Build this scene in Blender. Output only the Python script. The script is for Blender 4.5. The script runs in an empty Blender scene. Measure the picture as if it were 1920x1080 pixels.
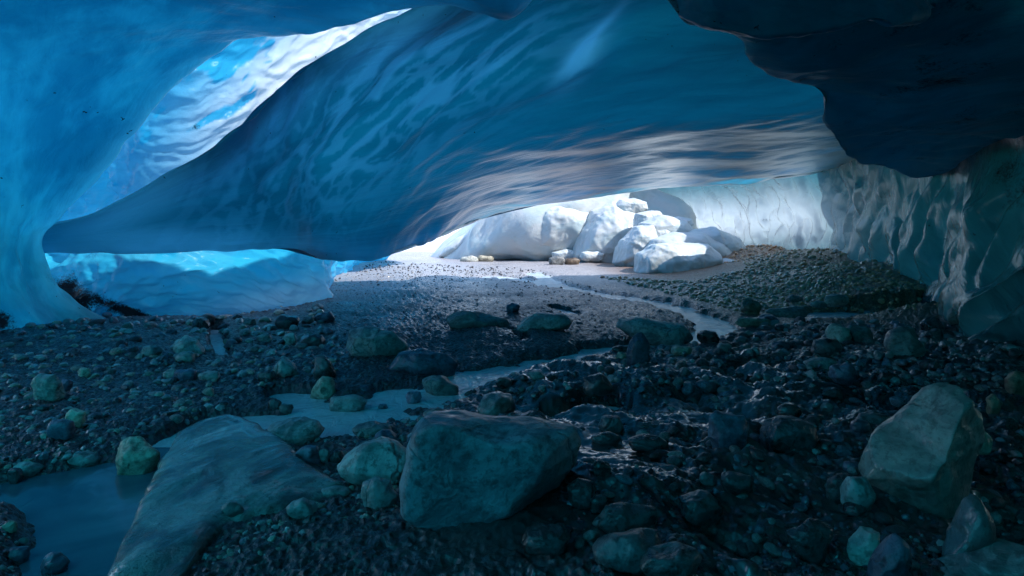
import bpy, bmesh, math, random
import numpy as np
from mathutils import Vector

# ------------------------------------------------------------------ camera, light, exposure
S = bpy.context.scene
COL = S.collection
F = 1066.0            # focal length in photo pixels (1920 wide)
CH = 1.6              # eye height
HZ = 430.0            # horizon row
cam_d = bpy.data.cameras.new("camera")
cam = bpy.data.objects.new("camera", cam_d); COL.objects.link(cam)
cam_d.sensor_width = 36.0; cam_d.lens = 36.0 * F / 1920.0
cam_d.shift_y = -(540.0 - HZ) / 1920.0
cam_d.clip_start = 0.05; cam_d.clip_end = 6000
cam.location = (0, 0, CH); cam.rotation_euler = (math.radians(90), 0, 0)
S.camera = cam

SUN_DIR = Vector((0.62, -0.30, 0.72)).normalized()    # towards the sun
W_ = bpy.data.worlds.new("World"); S.world = W_; W_.use_nodes = True
wn = W_.node_tree.nodes; wl = W_.node_tree.links
sky = wn.new("ShaderNodeTexSky"); sky.sky_type = 'NISHITA'; sky.sun_disc = False
sky.sun_elevation = math.asin(SUN_DIR.z); sky.sun_rotation = math.atan2(SUN_DIR.x, SUN_DIR.y)
sky.altitude = 800
wl.new(sky.outputs[0], wn["Background"].inputs[0]); wn["Background"].inputs[1].default_value = 0.15
sun_d = bpy.data.lights.new("sun", 'SUN'); sun_d.energy = 2.0; sun_d.angle = math.radians(0.5); sun_d.color = (1, .98, .95)
sun = bpy.data.objects.new("sun", sun_d); COL.objects.link(sun)
sun.rotation_euler = SUN_DIR.to_track_quat('Z', 'Y').to_euler(); sun.location = (10, -10, 40)
S.view_settings.view_transform = 'Standard'; S.view_settings.look = 'None'
S.view_settings.exposure = 1.85; S.view_settings.gamma = 1.0
S.cycles.use_denoising = True
S.cycles.max_bounces = 10; S.cycles.diffuse_bounces = 6; S.cycles.glossy_bounces = 4; S.cycles.transmission_bounces = 6
S.cycles.sample_clamp_indirect = 6.0
S.cycles.caustics_reflective = False; S.cycles.caustics_refractive = False

# ------------------------------------------------------------------ helpers
def W(px, py, Y):
    return np.stack([(np.asarray(px, float) - 960) / F * Y, np.asarray(Y, float) + 0 * np.asarray(px, float),
                     CH - (np.asarray(py, float) - HZ) / F * Y], -1)

def P(p):      # world -> photo pixel
    return 960 + F * p[..., 0] / p[..., 1], HZ + F * (CH - p[..., 2]) / p[..., 1]

_r = np.random.RandomState(7)
_perm = np.concatenate([_r.permutation(256)] * 3)
_grad = _r.normal(size=(256, 3)); _grad /= np.linalg.norm(_grad, axis=1)[:, None]
def perlin(p):
    p = np.asarray(p, float)
    i = np.floor(p).astype(int); f = p - i
    u = f * f * f * (f * (f * 6 - 15) + 10)
    i &= 255
    def g(dx, dy, dz):
        h = _perm[_perm[_perm[i[..., 0] + dx] + i[..., 1] + dy] + i[..., 2] + dz]
        gr = _grad[h]
        return gr[..., 0] * (f[..., 0] - dx) + gr[..., 1] * (f[..., 1] - dy) + gr[..., 2] * (f[..., 2] - dz)
    l = lambda a, b, t: a + (b - a) * t
    x0 = l(l(g(0,0,0), g(1,0,0), u[...,0]), l(g(0,1,0), g(1,1,0), u[...,0]), u[...,1])
    x1 = l(l(g(0,0,1), g(1,0,1), u[...,0]), l(g(0,1,1), g(1,1,1), u[...,0]), u[...,1])
    return 1.5 * l(x0, x1, u[..., 2])
def fbm(p, s=1.0, o=4, off=0.0):
    a, t, q = 1.0, 0.0, np.asarray(p, float) * s + off
    for k in range(o):
        t = t + a * perlin(q); q = q * 2.03 + 11.3; a *= 0.5
    return t
def ridged(p, s=1.0, o=4, off=0.0):
    a, t, q = 1.0, 0.0, np.asarray(p, float) * s + off
    for k in range(o):
        t = t + a * (1 - 2 * np.abs(perlin(q))); q = q * 2.03 + 7.7; a *= 0.5
    return t
def sstep(a, b, x):
    t = np.clip((x - a) / (b - a), 0, 1); return t * t * (3 - 2 * t)

def mesh_np(name, V, Fq, mat=None, uv=None, smooth=True, attrs=None):
    V = np.ascontiguousarray(V, np.float32); Fq = np.ascontiguousarray(Fq, np.int32)
    me = bpy.data.meshes.new(name)
    n, k = Fq.shape
    me.vertices.add(len(V)); me.vertices.foreach_set("co", V.ravel())
    me.loops.add(n * k); me.loops.foreach_set("vertex_index", Fq.ravel())
    me.polygons.add(n); me.polygons.foreach_set("loop_start", np.arange(0, n * k, k, dtype=np.int32))
    me.polygons.foreach_set("use_smooth", np.full(n, smooth))
    me.update(calc_edges=True)
    if uv is not None:
        l = me.uv_layers.new(name="UVMap"); l.data.foreach_set("uv", np.ascontiguousarray(uv[Fq.ravel()], np.float32).ravel())
    for a, v in (attrs or {}).items():
        at = me.attributes.new(a, 'FLOAT', 'POINT'); at.data.foreach_set("value", np.ascontiguousarray(v, np.float32).ravel())
    if mat: me.materials.append(mat)
    return me
def link(name, me, loc=(0, 0, 0), rot=(0, 0, 0), **props):
    o = bpy.data.objects.new(name, me); COL.objects.link(o); o.location = loc; o.rotation_euler = rot
    for k, v in props.items(): o[k] = v
    return o
def grid_faces(nu, nv):
    i = np.arange(nu * nv).reshape(nu, nv)
    return np.stack([i[:-1, :-1], i[1:, :-1], i[1:, 1:], i[:-1, 1:]], -1).reshape(-1, 4)

# ------------------------------------------------------------------ node helpers
class NT:
    def __init__(s, name):
        s.m = bpy.data.materials.new(name); s.m.use_nodes = True
        s.t = s.m.node_tree; s.t.nodes.clear(); s.out = s.n("ShaderNodeOutputMaterial")
    def n(s, typ, **kw):
        x = s.t.nodes.new(typ)
        for k, v in kw.items(): setattr(x, k, v)
        return x
    def l(s, a, b): s.t.links.new(a, b)
    def put(s, sock, v):
        if hasattr(v, "links"): s.l(v, sock)
        else:
            if isinstance(v, tuple) and len(v) == 3 and sock.type == 'RGBA': v = v + (1,)
            sock.default_value = v
    def math(s, op, a, b=0.5, clamp=False):
        x = s.n("ShaderNodeMath", operation=op, use_clamp=clamp); s.put(x.inputs[0], a); s.put(x.inputs[1], b); return x.outputs[0]
    def mix(s, f, a, b):
        x = s.n("ShaderNodeMix", data_type='RGBA'); s.put(x.inputs[0], f); s.put(x.inputs[6], a); s.put(x.inputs[7], b); return x.outputs[2]
    def ramp(s, f, a, b, lo=0.0, hi=1.0):
        x = s.n("ShaderNodeMapRange", interpolation_type='SMOOTHSTEP'); s.put(x.inputs[0], f)
        for k, v in zip((1, 2, 3, 4), (a, b, lo, hi)): x.inputs[k].default_value = v
        return x.outputs[0]
    def noise(s, co, scale, detail=4, rough=0.55, dist=0.0, sc3=None):
        if sc3:
            mp = s.n("ShaderNodeMapping"); s.l(co, mp.inputs[0]); mp.inputs[3].default_value = sc3; co = mp.outputs[0]
        x = s.n("ShaderNodeTexNoise"); s.l(co, x.inputs["Vector"])
        x.inputs["Scale"].default_value = scale; x.inputs["Detail"].default_value = detail
        x.inputs["Roughness"].default_value = rough; x.inputs["Distortion"].default_value = dist
        return x.outputs[0]
    def bump(s, h, strength, dist, nrm=None):
        x = s.n("ShaderNodeBump"); x.inputs["Strength"].default_value = strength; x.inputs["Distance"].default_value = dist
        s.l(h, x.inputs["Height"])
        if nrm is not None: s.l(nrm, x.inputs["Normal"])
        return x.outputs[0]
    def attr(s, name): return s.n("ShaderNodeAttribute", attribute_name=name).outputs["Fac"]
    def mixs(s, f, a, b):
        x = s.n("ShaderNodeMixShader"); s.put(x.inputs[0], f); s.l(a, x.inputs[1]); s.l(b, x.inputs[2]); return x.outputs[0]

def ice_mat(name, deep, pale, diff, through=0.6, rough=0.28, streak=(0.35, 1.4, 1), bump_s=0.35, frost_glow_col=(0.75, 0.85, 0.9), gloss=1.0, cloud=(0.35, 0.7)):
    """glacier ice: light comes through it in blue, bubbles make pale clouds, dirt is frozen in; edge glow and some shade are painted"""
    t = NT(name); uv = t.n("ShaderNodeTexCoord").outputs["UV"]
    pos = t.n("ShaderNodeNewGeometry").outputs["Position"]
    c1 = t.noise(uv, 0.8, 6, 0.6, 0.8, streak)
    c2 = t.noise(uv, 3.2, 5, 0.6, 0.5, streak)
    cl = t.ramp(t.math('ADD', t.math('MULTIPLY', c1, 0.7), t.math('MULTIPLY', c2, 0.3)), cloud[0], cloud[1])
    tcol = t.mix(cl, deep, pale)
    frost_glow = t.attr("frost_glow"); dirt_shade = t.attr("dirt_shade")
    tcol = t.mix(frost_glow, tcol, frost_glow_col)
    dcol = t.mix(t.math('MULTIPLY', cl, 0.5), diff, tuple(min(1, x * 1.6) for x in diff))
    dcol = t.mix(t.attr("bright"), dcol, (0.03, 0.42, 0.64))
    dcol = t.mix(frost_glow, dcol, (0.52, 0.58, 0.62))
    # frozen-in dirt: soft smears and painted shade (attribute) broken by grain, and scattered specks
    grain = t.noise(pos, 28, 3, 0.7)
    blot = t.noise(pos, 2.2, 5, 0.65)
    gb = t.math('ADD', t.math('MULTIPLY', grain, 0.6), t.math('MULTIPLY', blot, 0.9))
    dm = t.ramp(t.math('ADD', dirt_shade, t.math('SUBTRACT', gb, 0.75)), 0.42, 0.72)
    sp = t.math('MULTIPLY', t.ramp(t.noise(pos, 11, 2, 0.6), 0.70, 0.74), t.ramp(t.noise(pos, 0.9, 3, 0.5), 0.52, 0.62))
    dm = t.math('MAXIMUM', dm, sp)
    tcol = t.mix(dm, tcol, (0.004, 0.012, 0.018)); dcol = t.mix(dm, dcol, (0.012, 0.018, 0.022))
    h1 = t.noise(uv, 2.2, 5, 0.55, 0.6, streak)
    h2 = t.noise(pos, 26, 3, 0.6)
    nb = t.bump(h1, bump_s, 0.25); nb = t.bump(h2, 0.25, 0.012, nb)
    d = t.n("ShaderNodeBsdfDiffuse"); t.put(d.inputs[0], dcol); t.l(nb, d.inputs["Normal"])
    tr = t.n("ShaderNodeBsdfTranslucent"); t.put(tr.inputs[0], tcol); t.l(nb, tr.inputs["Normal"])
    body = t.mixs(through, d.outputs[0], tr.outputs[0])
    gl = t.n("ShaderNodeBsdfGlossy"); gl.inputs["Roughness"].default_value = rough; t.l(nb, gl.inputs["Normal"])
    fr = t.n("ShaderNodeFresnel"); fr.inputs[0].default_value = 1.24; t.l(nb, fr.inputs["Normal"])
    gl_amt = t.math('ADD', t.math('MULTIPLY', t.attr('polish'), 2.2), gloss)
    sh = t.mixs(t.math('MULTIPLY', fr.outputs[0], gl_amt, True), body, gl.outputs[0])
    t.l(sh, t.out.inputs[0]); return t.m

def rock_mat(name, col, var, rough=0.5, bump=0.5, scale=1.0, strata=True):
    t = NT(name); tc = t.n("ShaderNodeTexCoord").outputs["Object"]
    oi = t.n("ShaderNodeObjectInfo"); mp = t.n("ShaderNodeVectorMath", operation='ADD'); t.l(tc, mp.inputs[0])
    ad = t.n("ShaderNodeCombineXYZ"); t.l(t.math('MULTIPLY', oi.outputs["Random"], 40.0), ad.inputs[0]); t.l(ad.outputs[0], mp.inputs[1])
    co = mp.outputs[0]
    n1 = t.noise(co, 3.5 * scale, 6, 0.65, 0.4); n2 = t.noise(co, 22 * scale, 4, 0.7)
    n3 = t.noise(co, 6 * scale, 5, 0.6, 1.5, (0.7, 1, 1.8))
    c = t.mix(t.ramp(n1, 0.40, 0.60), tuple(x * 0.85 for x in col), tuple(min(1, x * 1.15) for x in var))
    c = t.mix(t.math('MULTIPLY', t.ramp(n2, 0.45, 0.65), 0.75), c, tuple(x * 0.4 for x in col))
    if strata: c = t.mix(t.math('MULTIPLY', t.ramp(n3, 0.52, 0.6), 0.2), c, tuple(min(1, x * 1.7) for x in var))
    vc = t.n("ShaderNodeTexVoronoi", feature='DISTANCE_TO_EDGE'); wv = t.n("ShaderNodeVectorMath", operation='ADD'); t.l(co, wv.inputs[0])
    sw = t.n("ShaderNodeVectorMath", operation='SCALE'); nz = t.n("ShaderNodeTexNoise"); t.l(co, nz.inputs["Vector"]); nz.inputs["Scale"].default_value = 3 * scale; nz.inputs["Detail"].default_value = 4
    t.l(nz.outputs["Color"], sw.inputs[0]); sw.inputs["Scale"].default_value = 0.5 / scale; t.l(sw.outputs[0], wv.inputs[1]); t.l(wv.outputs[0], vc.inputs["Vector"]); vc.inputs["Scale"].default_value = 1.7 * scale
    crack = t.math('MULTIPLY', t.ramp(vc.outputs["Distance"], 0.0, 0.03, 1, 0), t.ramp(n1, 0.48, 0.6))
    c = t.mix(t.math('MULTIPLY', crack, 0.7), c, tuple(x * 0.25 for x in col))
    wet = t.ramp(t.noise(co, 1.3 * scale, 4, 0.6), 0.5, 0.62); c = t.mix(t.math('MULTIPLY', wet, 0.5), c, tuple(x * 0.5 for x in col))
    b = t.n("ShaderNodeHueSaturation"); t.put(b.inputs["Color"], c)
    t.l(t.math('ADD', t.math('MULTIPLY', oi.outputs["Random"], 0.7), 0.65), b.inputs["Value"])
    p = t.n("ShaderNodeBsdfPrincipled"); t.l(b.outputs[0], p.inputs["Base Color"])
    t.l(t.ramp(n1, 0.3, 0.7, rough - 0.15, rough + 0.12), p.inputs["Roughness"])
    t.l(t.math('MULTIPLY', wet, 0.5), p.inputs["Coat Weight"]); p.inputs["Coat Roughness"].default_value = 0.15
    nb = t.bump(n3, bump * 0.5, 0.015 / scale); nb = t.bump(n1, bump, 0.06 / scale, nb); nb = t.bump(n2, bump, 0.016 / scale, nb); nb = t.bump(crack, 0.6, -0.02, nb); t.l(nb, p.inputs["Normal"])
    t.l(p.outputs[0], t.out.inputs[0]); return t.m

# ------------------------------------------------------------------ ground shape
def gpx(px, py, z=0.0):
    Y = (CH - z) * F / (np.asarray(py, float) - HZ)
    return (np.asarray(px, float) - 960) / F * Y, Y
def seg_dist(x, y, pts, ws):
    """smallest distance to the polyline in units of its local half width"""
    best = np.full(np.shape(x), 1e9)
    for (a, b, wa, wb) in zip(pts[:-1], pts[1:], ws[:-1], ws[1:]):
        ax, ay = a; bx, by = b; dx, dy = bx - ax, by - ay
        t = np.clip(((x - ax) * dx + (y - ay) * dy) / (dx * dx + dy * dy + 1e-9), 0, 1)
        d = np.hypot(x - ax - t * dx, y - ay - t * dy) / (wa + (wb - wa) * t)
        best = np.minimum(best, d)
    return best
def in_poly(x, y, poly):
    c = np.zeros(np.shape(x), bool); n = len(poly)
    for i in range(n):
        x1, y1 = poly[i]; x2, y2 = poly[(i + 1) % n]
        c ^= ((y1 > y) != (y2 > y)) & (x < (x2 - x1) * (y - y1) / (y2 - y1 + 1e-12) + x1)
    return c
# water courses, as (photo column, photo row, half width in metres)
STREAMS = [
    [(1000, 512, .3), (1060, 541, .2), (1150, 557, .28), (1235, 570, .3), (1290, 590, .3), (1345, 612, .28), (1320, 640, .18), (1240, 652, .14), (1135, 656, .16), (1060, 676, .2),
     (985, 692, .26), (900, 708, .3), (835, 735, .28), (760, 752, .34), (680, 778, .32), (610, 775, .28), (545, 745, .15)],
    [(640, 790, .33), (560, 792, .2), (480, 795, .17), (420, 800, .16)],
    [(940, 622, .1), (975, 642, .09), (985, 655, .05)],
    [(1040, 580, .10), (1080, 592, .14)],
    [(930, 520, .4), (1010, 530, .3), (1080, 545, .3)],
    [(1500, 596, .35), (1600, 590, .42), (1690, 590, .45), (1775, 590, .4)],
    [(330, 835, .16), (390, 800, .12)], [(400, 620, .09), (418, 680, .07)],
    [(1390, 700, .2), (1450, 702, .16)], [(1140, 770, .14), (1060, 790, .12)],
]
STR_W = []
for s in STREAMS:
    pts = [tuple(float(v) for v in gpx(a, b, -0.03)) for a, b, w in s]; STR_W.append((pts, [w for a, b, w in s]))
POOL_PX = [(-400, 900), (0, 905), (70, 893), (130, 885), (205, 868), (260, 890), (300, 852), (345, 815), (370, 822), (330, 850), (300, 900), (270, 945), (215, 1020), (185, 1090), (150, 1200), (-500, 1200),
           (-300, 1080), (20, 1045), (70, 1050), (110, 1060), (60, 1000), (55, 965), (0, 960), (-400, 980)]
POOL_PX = [(-100, 925), (0, 905), (70, 893), (130, 883), (205, 866), (260, 880), (300, 848), (345, 812), (375, 815), (340, 860), (310, 900), (285, 945), (240, 1020), (215, 1090), (215, 1200), (20, 1200),
           (40, 1060), (70, 1010), (50, 960), (-100, 970)]
POOL = [tuple(float(v) for v in gpx(a, b, -0.03)) for a, b in POOL_PX]
MOUND = [((10.2, 22.5), 0.92, 3.4), ((10.2, 18.4), 0.92, 3.2), ((9.1, 14.0), 0.72, 2.6), ((8.2, 10.8), 0.42, 1.6)]
def watermask(x, y):
    d = np.full(np.shape(x), 9.0)
    for pts, ws in STR_W: d = np.minimum(d, seg_dist(x, y, pts, ws))
    wob = 0.85 * fbm(np.stack([x, y, 0 * x], -1), 2.6, 4)
    m = 1 - sstep(0.45, 1.9, d + wob)
    # pool: soft mask from distance to polygon edge
    e = seg_dist(x, y, POOL + POOL[:1], [1.0] * (len(POOL) + 1))
    s = np.where(in_poly(x, y, POOL), -e, e) + 0.05 * wob
    return np.maximum(m, 1 - sstep(-0.10, 0.14, s))
def sheen(x, y):     # smooth sheets of wet silt
    g = lambda a, b, c, d: np.exp(-((x - a) / c) ** 2 - ((y - b) / d) ** 2)
    return np.clip(1.3 * g(0.62, 3.75, .38, .55) + 0.9 * g(0.2, 2.75, .7, .22) + 0.8 * g(0.35, 5.0, .5, .35) + 0.8 * g(1.6, 3.0, .5, .25) + 0.7 * g(1.3, 4.6, .5, .4), 0, 1)
def gh(x, y, detail=True):
    x = np.asarray(x, float); y = np.asarray(y, float)
    p = np.stack([x, y, 0 * x], -1)
    yc = np.maximum(y, 0.5)
    px = 960 + F * x / yc
    z = 0.035 + 0.05 * fbm(p, 0.55, 3)
    md = np.zeros_like(z)
    for (c, h, s) in MOUND: md = np.maximum(md, h * np.exp(-(((x - c[0]) / s) ** 2 + ((y - c[1]) / (s * 1.1)) ** 2)))
    z = z + md
    z = z + 0.16 * sstep(-2.6, -5.5, x) * sstep(13, 7, y)                       # stony bank under the left wall
    z = z + 0.22 * sstep(2.0, 5.5, x) * sstep(9, 5.5, y)                        # bank on the right
    z = z + 0.10 * np.exp(-((x - 0.05) / 0.9) ** 2 - ((y - 8.0) / 0.7) ** 2)     # gravel hump
    z = z + 0.10 * np.exp(-((x - 0.95) / 0.8) ** 2 - ((y - 5.6) / 0.6) ** 2)
    z = z + 0.17 * np.exp(-((x - 0.55) / 0.9) ** 2 - ((y - 3.15) / 0.75) ** 2) + 0.12 * np.exp(-((x - 2.2) / 0.8) ** 2 - ((y - 3.6) / 0.6) ** 2) + 0.07 * np.exp(-((x - 0.6) / 0.6) ** 2 - ((y - 4.3) / 0.35) ** 2)
    mud = sstep(-0.9, 0.6, x) * sstep(7.5, 5.5, y)
    mud = mud * (1 - 0.75 * sheen(x, y))
    q = np.stack([x * 0.75 + y * 0.66, (-x * 0.66 + y * 0.75) * 0.55, 0 * x], -1)
    z = z + mud * (0.10 * ridged(q, 1.7, 4, 3.0) - 0.035 + 0.05 * fbm(q, 4.0, 4))
    if detail:
        near = (1 - sstep(14, 24, y)) * (1 - 0.7 * sheen(x, y))
        z = z + near * (0.02 * fbm(p, 6.0, 4) + 0.02 * ridged(p, 12.0, 3, 5.0) * (1 - 0.4 * mud))
    m = watermask(x, y)
    return z * (1 - m) + (-0.085) * m

GROUND_MAT = None
def make_ground():
    t = NT("wet_gravel"); pos = t.n("ShaderNodeNewGeometry").outputs["Position"]
    n1 = t.noise(pos, 0.7, 5, 0.6); n2 = t.noise(pos, 14, 4, 0.7); n3 = t.noise(pos, 45, 3, 0.7)
    vo = t.n("ShaderNodeTexVoronoi"); t.l(pos, vo.inputs["Vector"]); vo.inputs["Scale"].default_value = 22
    mud = t.attr("mud"); warm = t.attr("warm")
    a = t.mix(t.ramp(n1, .35, .65), (0.022, 0.019, 0.022), (0.055, 0.047, 0.052))
    a = t.mix(t.math('MULTIPLY', vo.outputs["Color"], 0.45), a, (0.12, 0.105, 0.11))
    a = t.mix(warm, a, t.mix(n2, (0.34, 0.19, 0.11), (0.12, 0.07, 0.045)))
    m2 = t.mix(t.ramp(n1, .4, .6), (0.011, 0.014, 0.015), (0.036, 0.04, 0.04))
    a = t.mix(t.math('MULTIPLY', t.attr("silt"), t.ramp(n2, .25, .55)), a, (0.40, 0.38, 0.39))
    c = t.mix(mud, a, m2); c = t.mix(t.math('MULTIPLY', t.ramp(n2, .5, .7), 0.5), c, (0.018, 0.018, 0.018))
    p = t.n("ShaderNodeBsdfPrincipled"); t.l(c, p.inputs["Base Color"])
    t.l(t.math('MULTIPLY', mud, 0.8), p.inputs["Coat Weight"]); p.inputs["Coat Roughness"].default_value = 0.07; p.inputs["Coat IOR"].default_value = 1.6
    t.l(t.ramp(t.math('ADD', t.math('MULTIPLY', n2, .5), t.math('MULTIPLY', n1, .5)), .35, .65, .22, .5), p.inputs["Roughness"])
    n4 = t.noise(pos, 1.6, 4, 0.55); flat = t.math('MAXIMUM', t.attr('sheen'), t.math('MULTIPLY', mud, t.ramp(n4, .50, .58)))       # smooth silt sheets between the stones
    nb = t.bump(vo.outputs["Distance"], 0.9, 0.03); nb = t.bump(n2, 0.8, 0.025, nb); nb = t.bump(n3, 0.5, 0.007, nb)
    fb = t.bump(t.noise(pos, 10, 4, .6), 0.35, 0.012); mv = t.n("ShaderNodeMix", data_type='VECTOR'); t.l(flat, mv.inputs[0]); t.l(nb, mv.inputs[4]); t.l(fb, mv.inputs[5]); nb = mv.outputs[1]
    t.l(nb, p.inputs["Normal"]); t.l(p.outputs[0], t.out.inputs[0])
    # one sheet: fine rows near the eye, coarse to the horizon and behind
    py = np.concatenate([np.arange(1320, 700, -2.4), np.arange(700, 480, -1.6), np.arange(480, 444, -1.5)])
    Y = np.concatenate([[-60, -12, -4, -1, 0.6, 1.3], CH * F / (py - HZ), [200, 500, 3000]])
    px = np.concatenate([np.linspace(-2600, -420, 60), np.linspace(-400, 2320, 900), np.linspace(2340, 4600, 60)])
    YY, PX = np.meshgrid(Y, px, indexing='ij')
    X = (PX - 960) / F * np.maximum(YY, 1.9) * np.where(YY < 0, 1 + np.abs(YY) * 0.3, 1)
    Z = gh(X, YY)
    V = np.stack([X, YY, Z], -1).reshape(-1, 3)
    x, y = V[:, 0], V[:, 1]
    mudv = sstep(-0.9, 0.4, x) * sstep(7.5, 5.5, y)
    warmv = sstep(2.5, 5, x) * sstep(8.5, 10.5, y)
    fc = grid_faces(len(Y), len(px))[:, ::-1]
    me = mesh_np("ground", V, fc, t.m, attrs=dict(sheen=sheen(x, y), mud=mudv, warm=warmv, silt=sstep(11.5, 20, y) * (1 - warmv)))
    link("ground", me, kind="structure", label="dark wet gravel and mud floor of the ice cave", category="ground")

def make_water():
    def mat(name, a, b, bs, ro):
        t = NT(name); pos = t.n("ShaderNodeNewGeometry").outputs["Position"]
        n = t.noise(pos, 7, 4, 0.55, 1.2, (1, .6, 1)); n2 = t.noise(pos, 0.9, 4, 0.6, 0.8)
        p = t.n("ShaderNodeBsdfPrincipled"); t.l(t.mix(t.ramp(n2, .35, .65), a, b), p.inputs["Base Color"])
        p.inputs["Roughness"].default_value = ro; p.inputs["IOR"].default_value = 1.33
        t.l(t.bump(n, bs, 0.03), p.inputs["Normal"]); t.l(p.outputs[0], t.out.inputs[0]); return t.m
    for x0, x1, y0, y1, m, lab in ((-9, 13, 4.25, 34, mat("milky_stream_water", (0.42, 0.52, 0.55), (0.58, 0.66, 0.68), 0.8, 0.18), "milky rippled melt water stream winding from the cave mouth"),
                                   (-9, 1, 1.0, 4.25, mat("deep_pool_water", (0.03, 0.09, 0.12), (0.08, 0.18, 0.22), 0.12, 0.06), "still dark blue melt water pool in the near left corner")):
        x = np.linspace(x0, x1, 40); y = np.linspace(y0, y1, 40); XX, YY = np.meshgrid(x, y, indexing='ij')
        link("water", mesh_np("water", np.stack([XX, YY, 0 * XX - 0.03], -1).reshape(-1, 3), grid_faces(40, 40), m), kind="structure", label=lab, category="water")

# ------------------------------------------------------------------ ice sheets
def crm(n, m):
    """Catmull-Rom weights from n control points to m samples"""
    t = np.linspace(0, n - 1, m); i = np.clip(t.astype(int), 0, n - 2); f = t - i
    Wt = np.zeros((m, n)); r = np.arange(m)
    w = [(-f + 2*f*f - f**3) / 2, (2 - 5*f*f + 3*f**3) / 2, (f + 4*f*f - 3*f**3) / 2, (f**3 - f*f) / 2]
    for k in range(4):
        j = i + k - 1
        lo = j < 0; hi = j > n - 1; ok = ~(lo | hi)
        np.add.at(Wt, (r[ok], j[ok]), w[k][ok])
        np.add.at(Wt, (r[lo], np.zeros(lo.sum(), int)), 2 * w[k][lo]); np.add.at(Wt, (r[lo], np.ones(lo.sum(), int)), -w[k][lo])
        np.add.at(Wt, (r[hi], np.full(hi.sum(), n-1)), 2 * w[k][hi]); np.add.at(Wt, (r[hi], np.full(hi.sum(), n-2)), -w[k][hi])
    return Wt
def sheet(name, net, mat, nu, nv, disp=None, attrs=None, label=None, world=False):
    """net: columns of (photo column, photo row, depth); lofted through, then pushed along its normals"""
    N = np.array(net, float)
    if not world: N = W(N[..., 0], N[..., 1], N[..., 2])
    V = np.einsum('ai,ijk,bj->abk', crm(N.shape[0], nu), N, crm(N.shape[1], nv))
    def normals(V):
        a = np.gradient(V, axis=0); b = np.gradient(V, axis=1); n = np.cross(a, b)
        n /= np.linalg.norm(n, axis=-1)[..., None] + 1e-9
        return n
    n = normals(V); eye = np.array([0, 3.0, 1.6]); s = np.sign(np.sum(n * (eye - V), -1).mean())
    n = n * s
    if disp is not None: V = V + n * disp(V)[..., None]
    U = np.zeros((nu, nv, 2))
    U[1:, :, 0] = np.cumsum(np.linalg.norm(np.diff(V, axis=0), axis=-1), 0); U[:, 1:, 1] = np.cumsum(np.linalg.norm(np.diff(V, axis=1), axis=-1), 1)
    U[:, :, 0] = U[:, :, 0].mean(1)[:, None]; U[:, :, 1] = U[:, :, 1].mean(0)[None]
    fc = grid_faces(nu, nv)
    if s < 0: fc = fc[:, ::-1]
    V = V.reshape(-1, 3); at = dict(dirt_shade=np.zeros(len(V)), frost_glow=np.zeros(len(V)), bright=np.zeros(len(V)), polish=np.zeros(len(V)))
    if attrs: at.update(attrs(V))
    me = mesh_np(name, V, fc, mat, uv=U.reshape(-1, 2), attrs=at)
    return link(name, me, kind="structure", label=label, category="ice")
def blob(px, py, cx, cy, rx, ry, ang=0.0):
    c, s = math.cos(math.radians(ang)), math.sin(math.radians(ang))
    dx, dy = px - cx, py - cy
    return np.exp(-(((dx * c + dy * s) / rx) ** 2 + ((-dx * s + dy * c) / ry) ** 2))
def along(p, d, fa, fb):
    """coordinates stretched along direction d: fa cycles per metre along it, fb across"""
    d = np.array(d, float); d /= np.linalg.norm(d); t = p @ d
    return p * fb + np.multiply.outer(t * (fa - fb), d)

ICE_A = ice_mat("blue_ceiling_ice", (0.002, 0.19, 0.275), (0.006, 0.275, 0.375), (0.005, 0.09, 0.14), through=0.62, rough=0.33, streak=(0.25, 1.3, 1), bump_s=0.2, gloss=0.7, frost_glow_col=(0.10, 0.60, 0.86))
ICE_B = ice_mat("bright_blue_ice", (0.003, 0.25, 0.44), (0.012, 0.42, 0.64), (0.02, 0.25, 0.32), through=0.65, rough=0.4, streak=(0.5, 0.9, 1), bump_s=0.22, gloss=0.6, cloud=(0.42, 0.60), frost_glow_col=(0.05, 0.62, 0.88))
ICE_C = ice_mat("skylight_ice", (0.005, 0.38, 0.66), (0.05, 0.60, 0.88), (0.010, 0.25, 0.45), through=0.5, rough=0.25, streak=(0.5, 0.6, 1), bump_s=0.25, gloss=0.35)
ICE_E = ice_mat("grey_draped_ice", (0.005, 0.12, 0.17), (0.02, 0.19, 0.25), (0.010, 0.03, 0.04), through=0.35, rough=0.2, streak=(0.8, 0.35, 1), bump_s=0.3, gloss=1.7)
ICE_E2 = ice_mat("dark_ceiling_ice", (0.003, 0.24, 0.30), (0.008, 0.40, 0.50), (0.008, 0.10, 0.14), through=0.6, rough=0.4, streak=(0.9, 0.4, 1), bump_s=0.3, gloss=0.3, cloud=(0.42, 0.60), frost_glow_col=(0.02, 0.45, 0.60))
ICE_BACK = ice_mat("back_fill_ice", (0.003, 0.20, 0.24), (0.008, 0.25, 0.29), (0.010, 0.08, 0.10), through=0.85, rough=0.5, frost_glow_col=(0.04, 0.80, 0.97))

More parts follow.
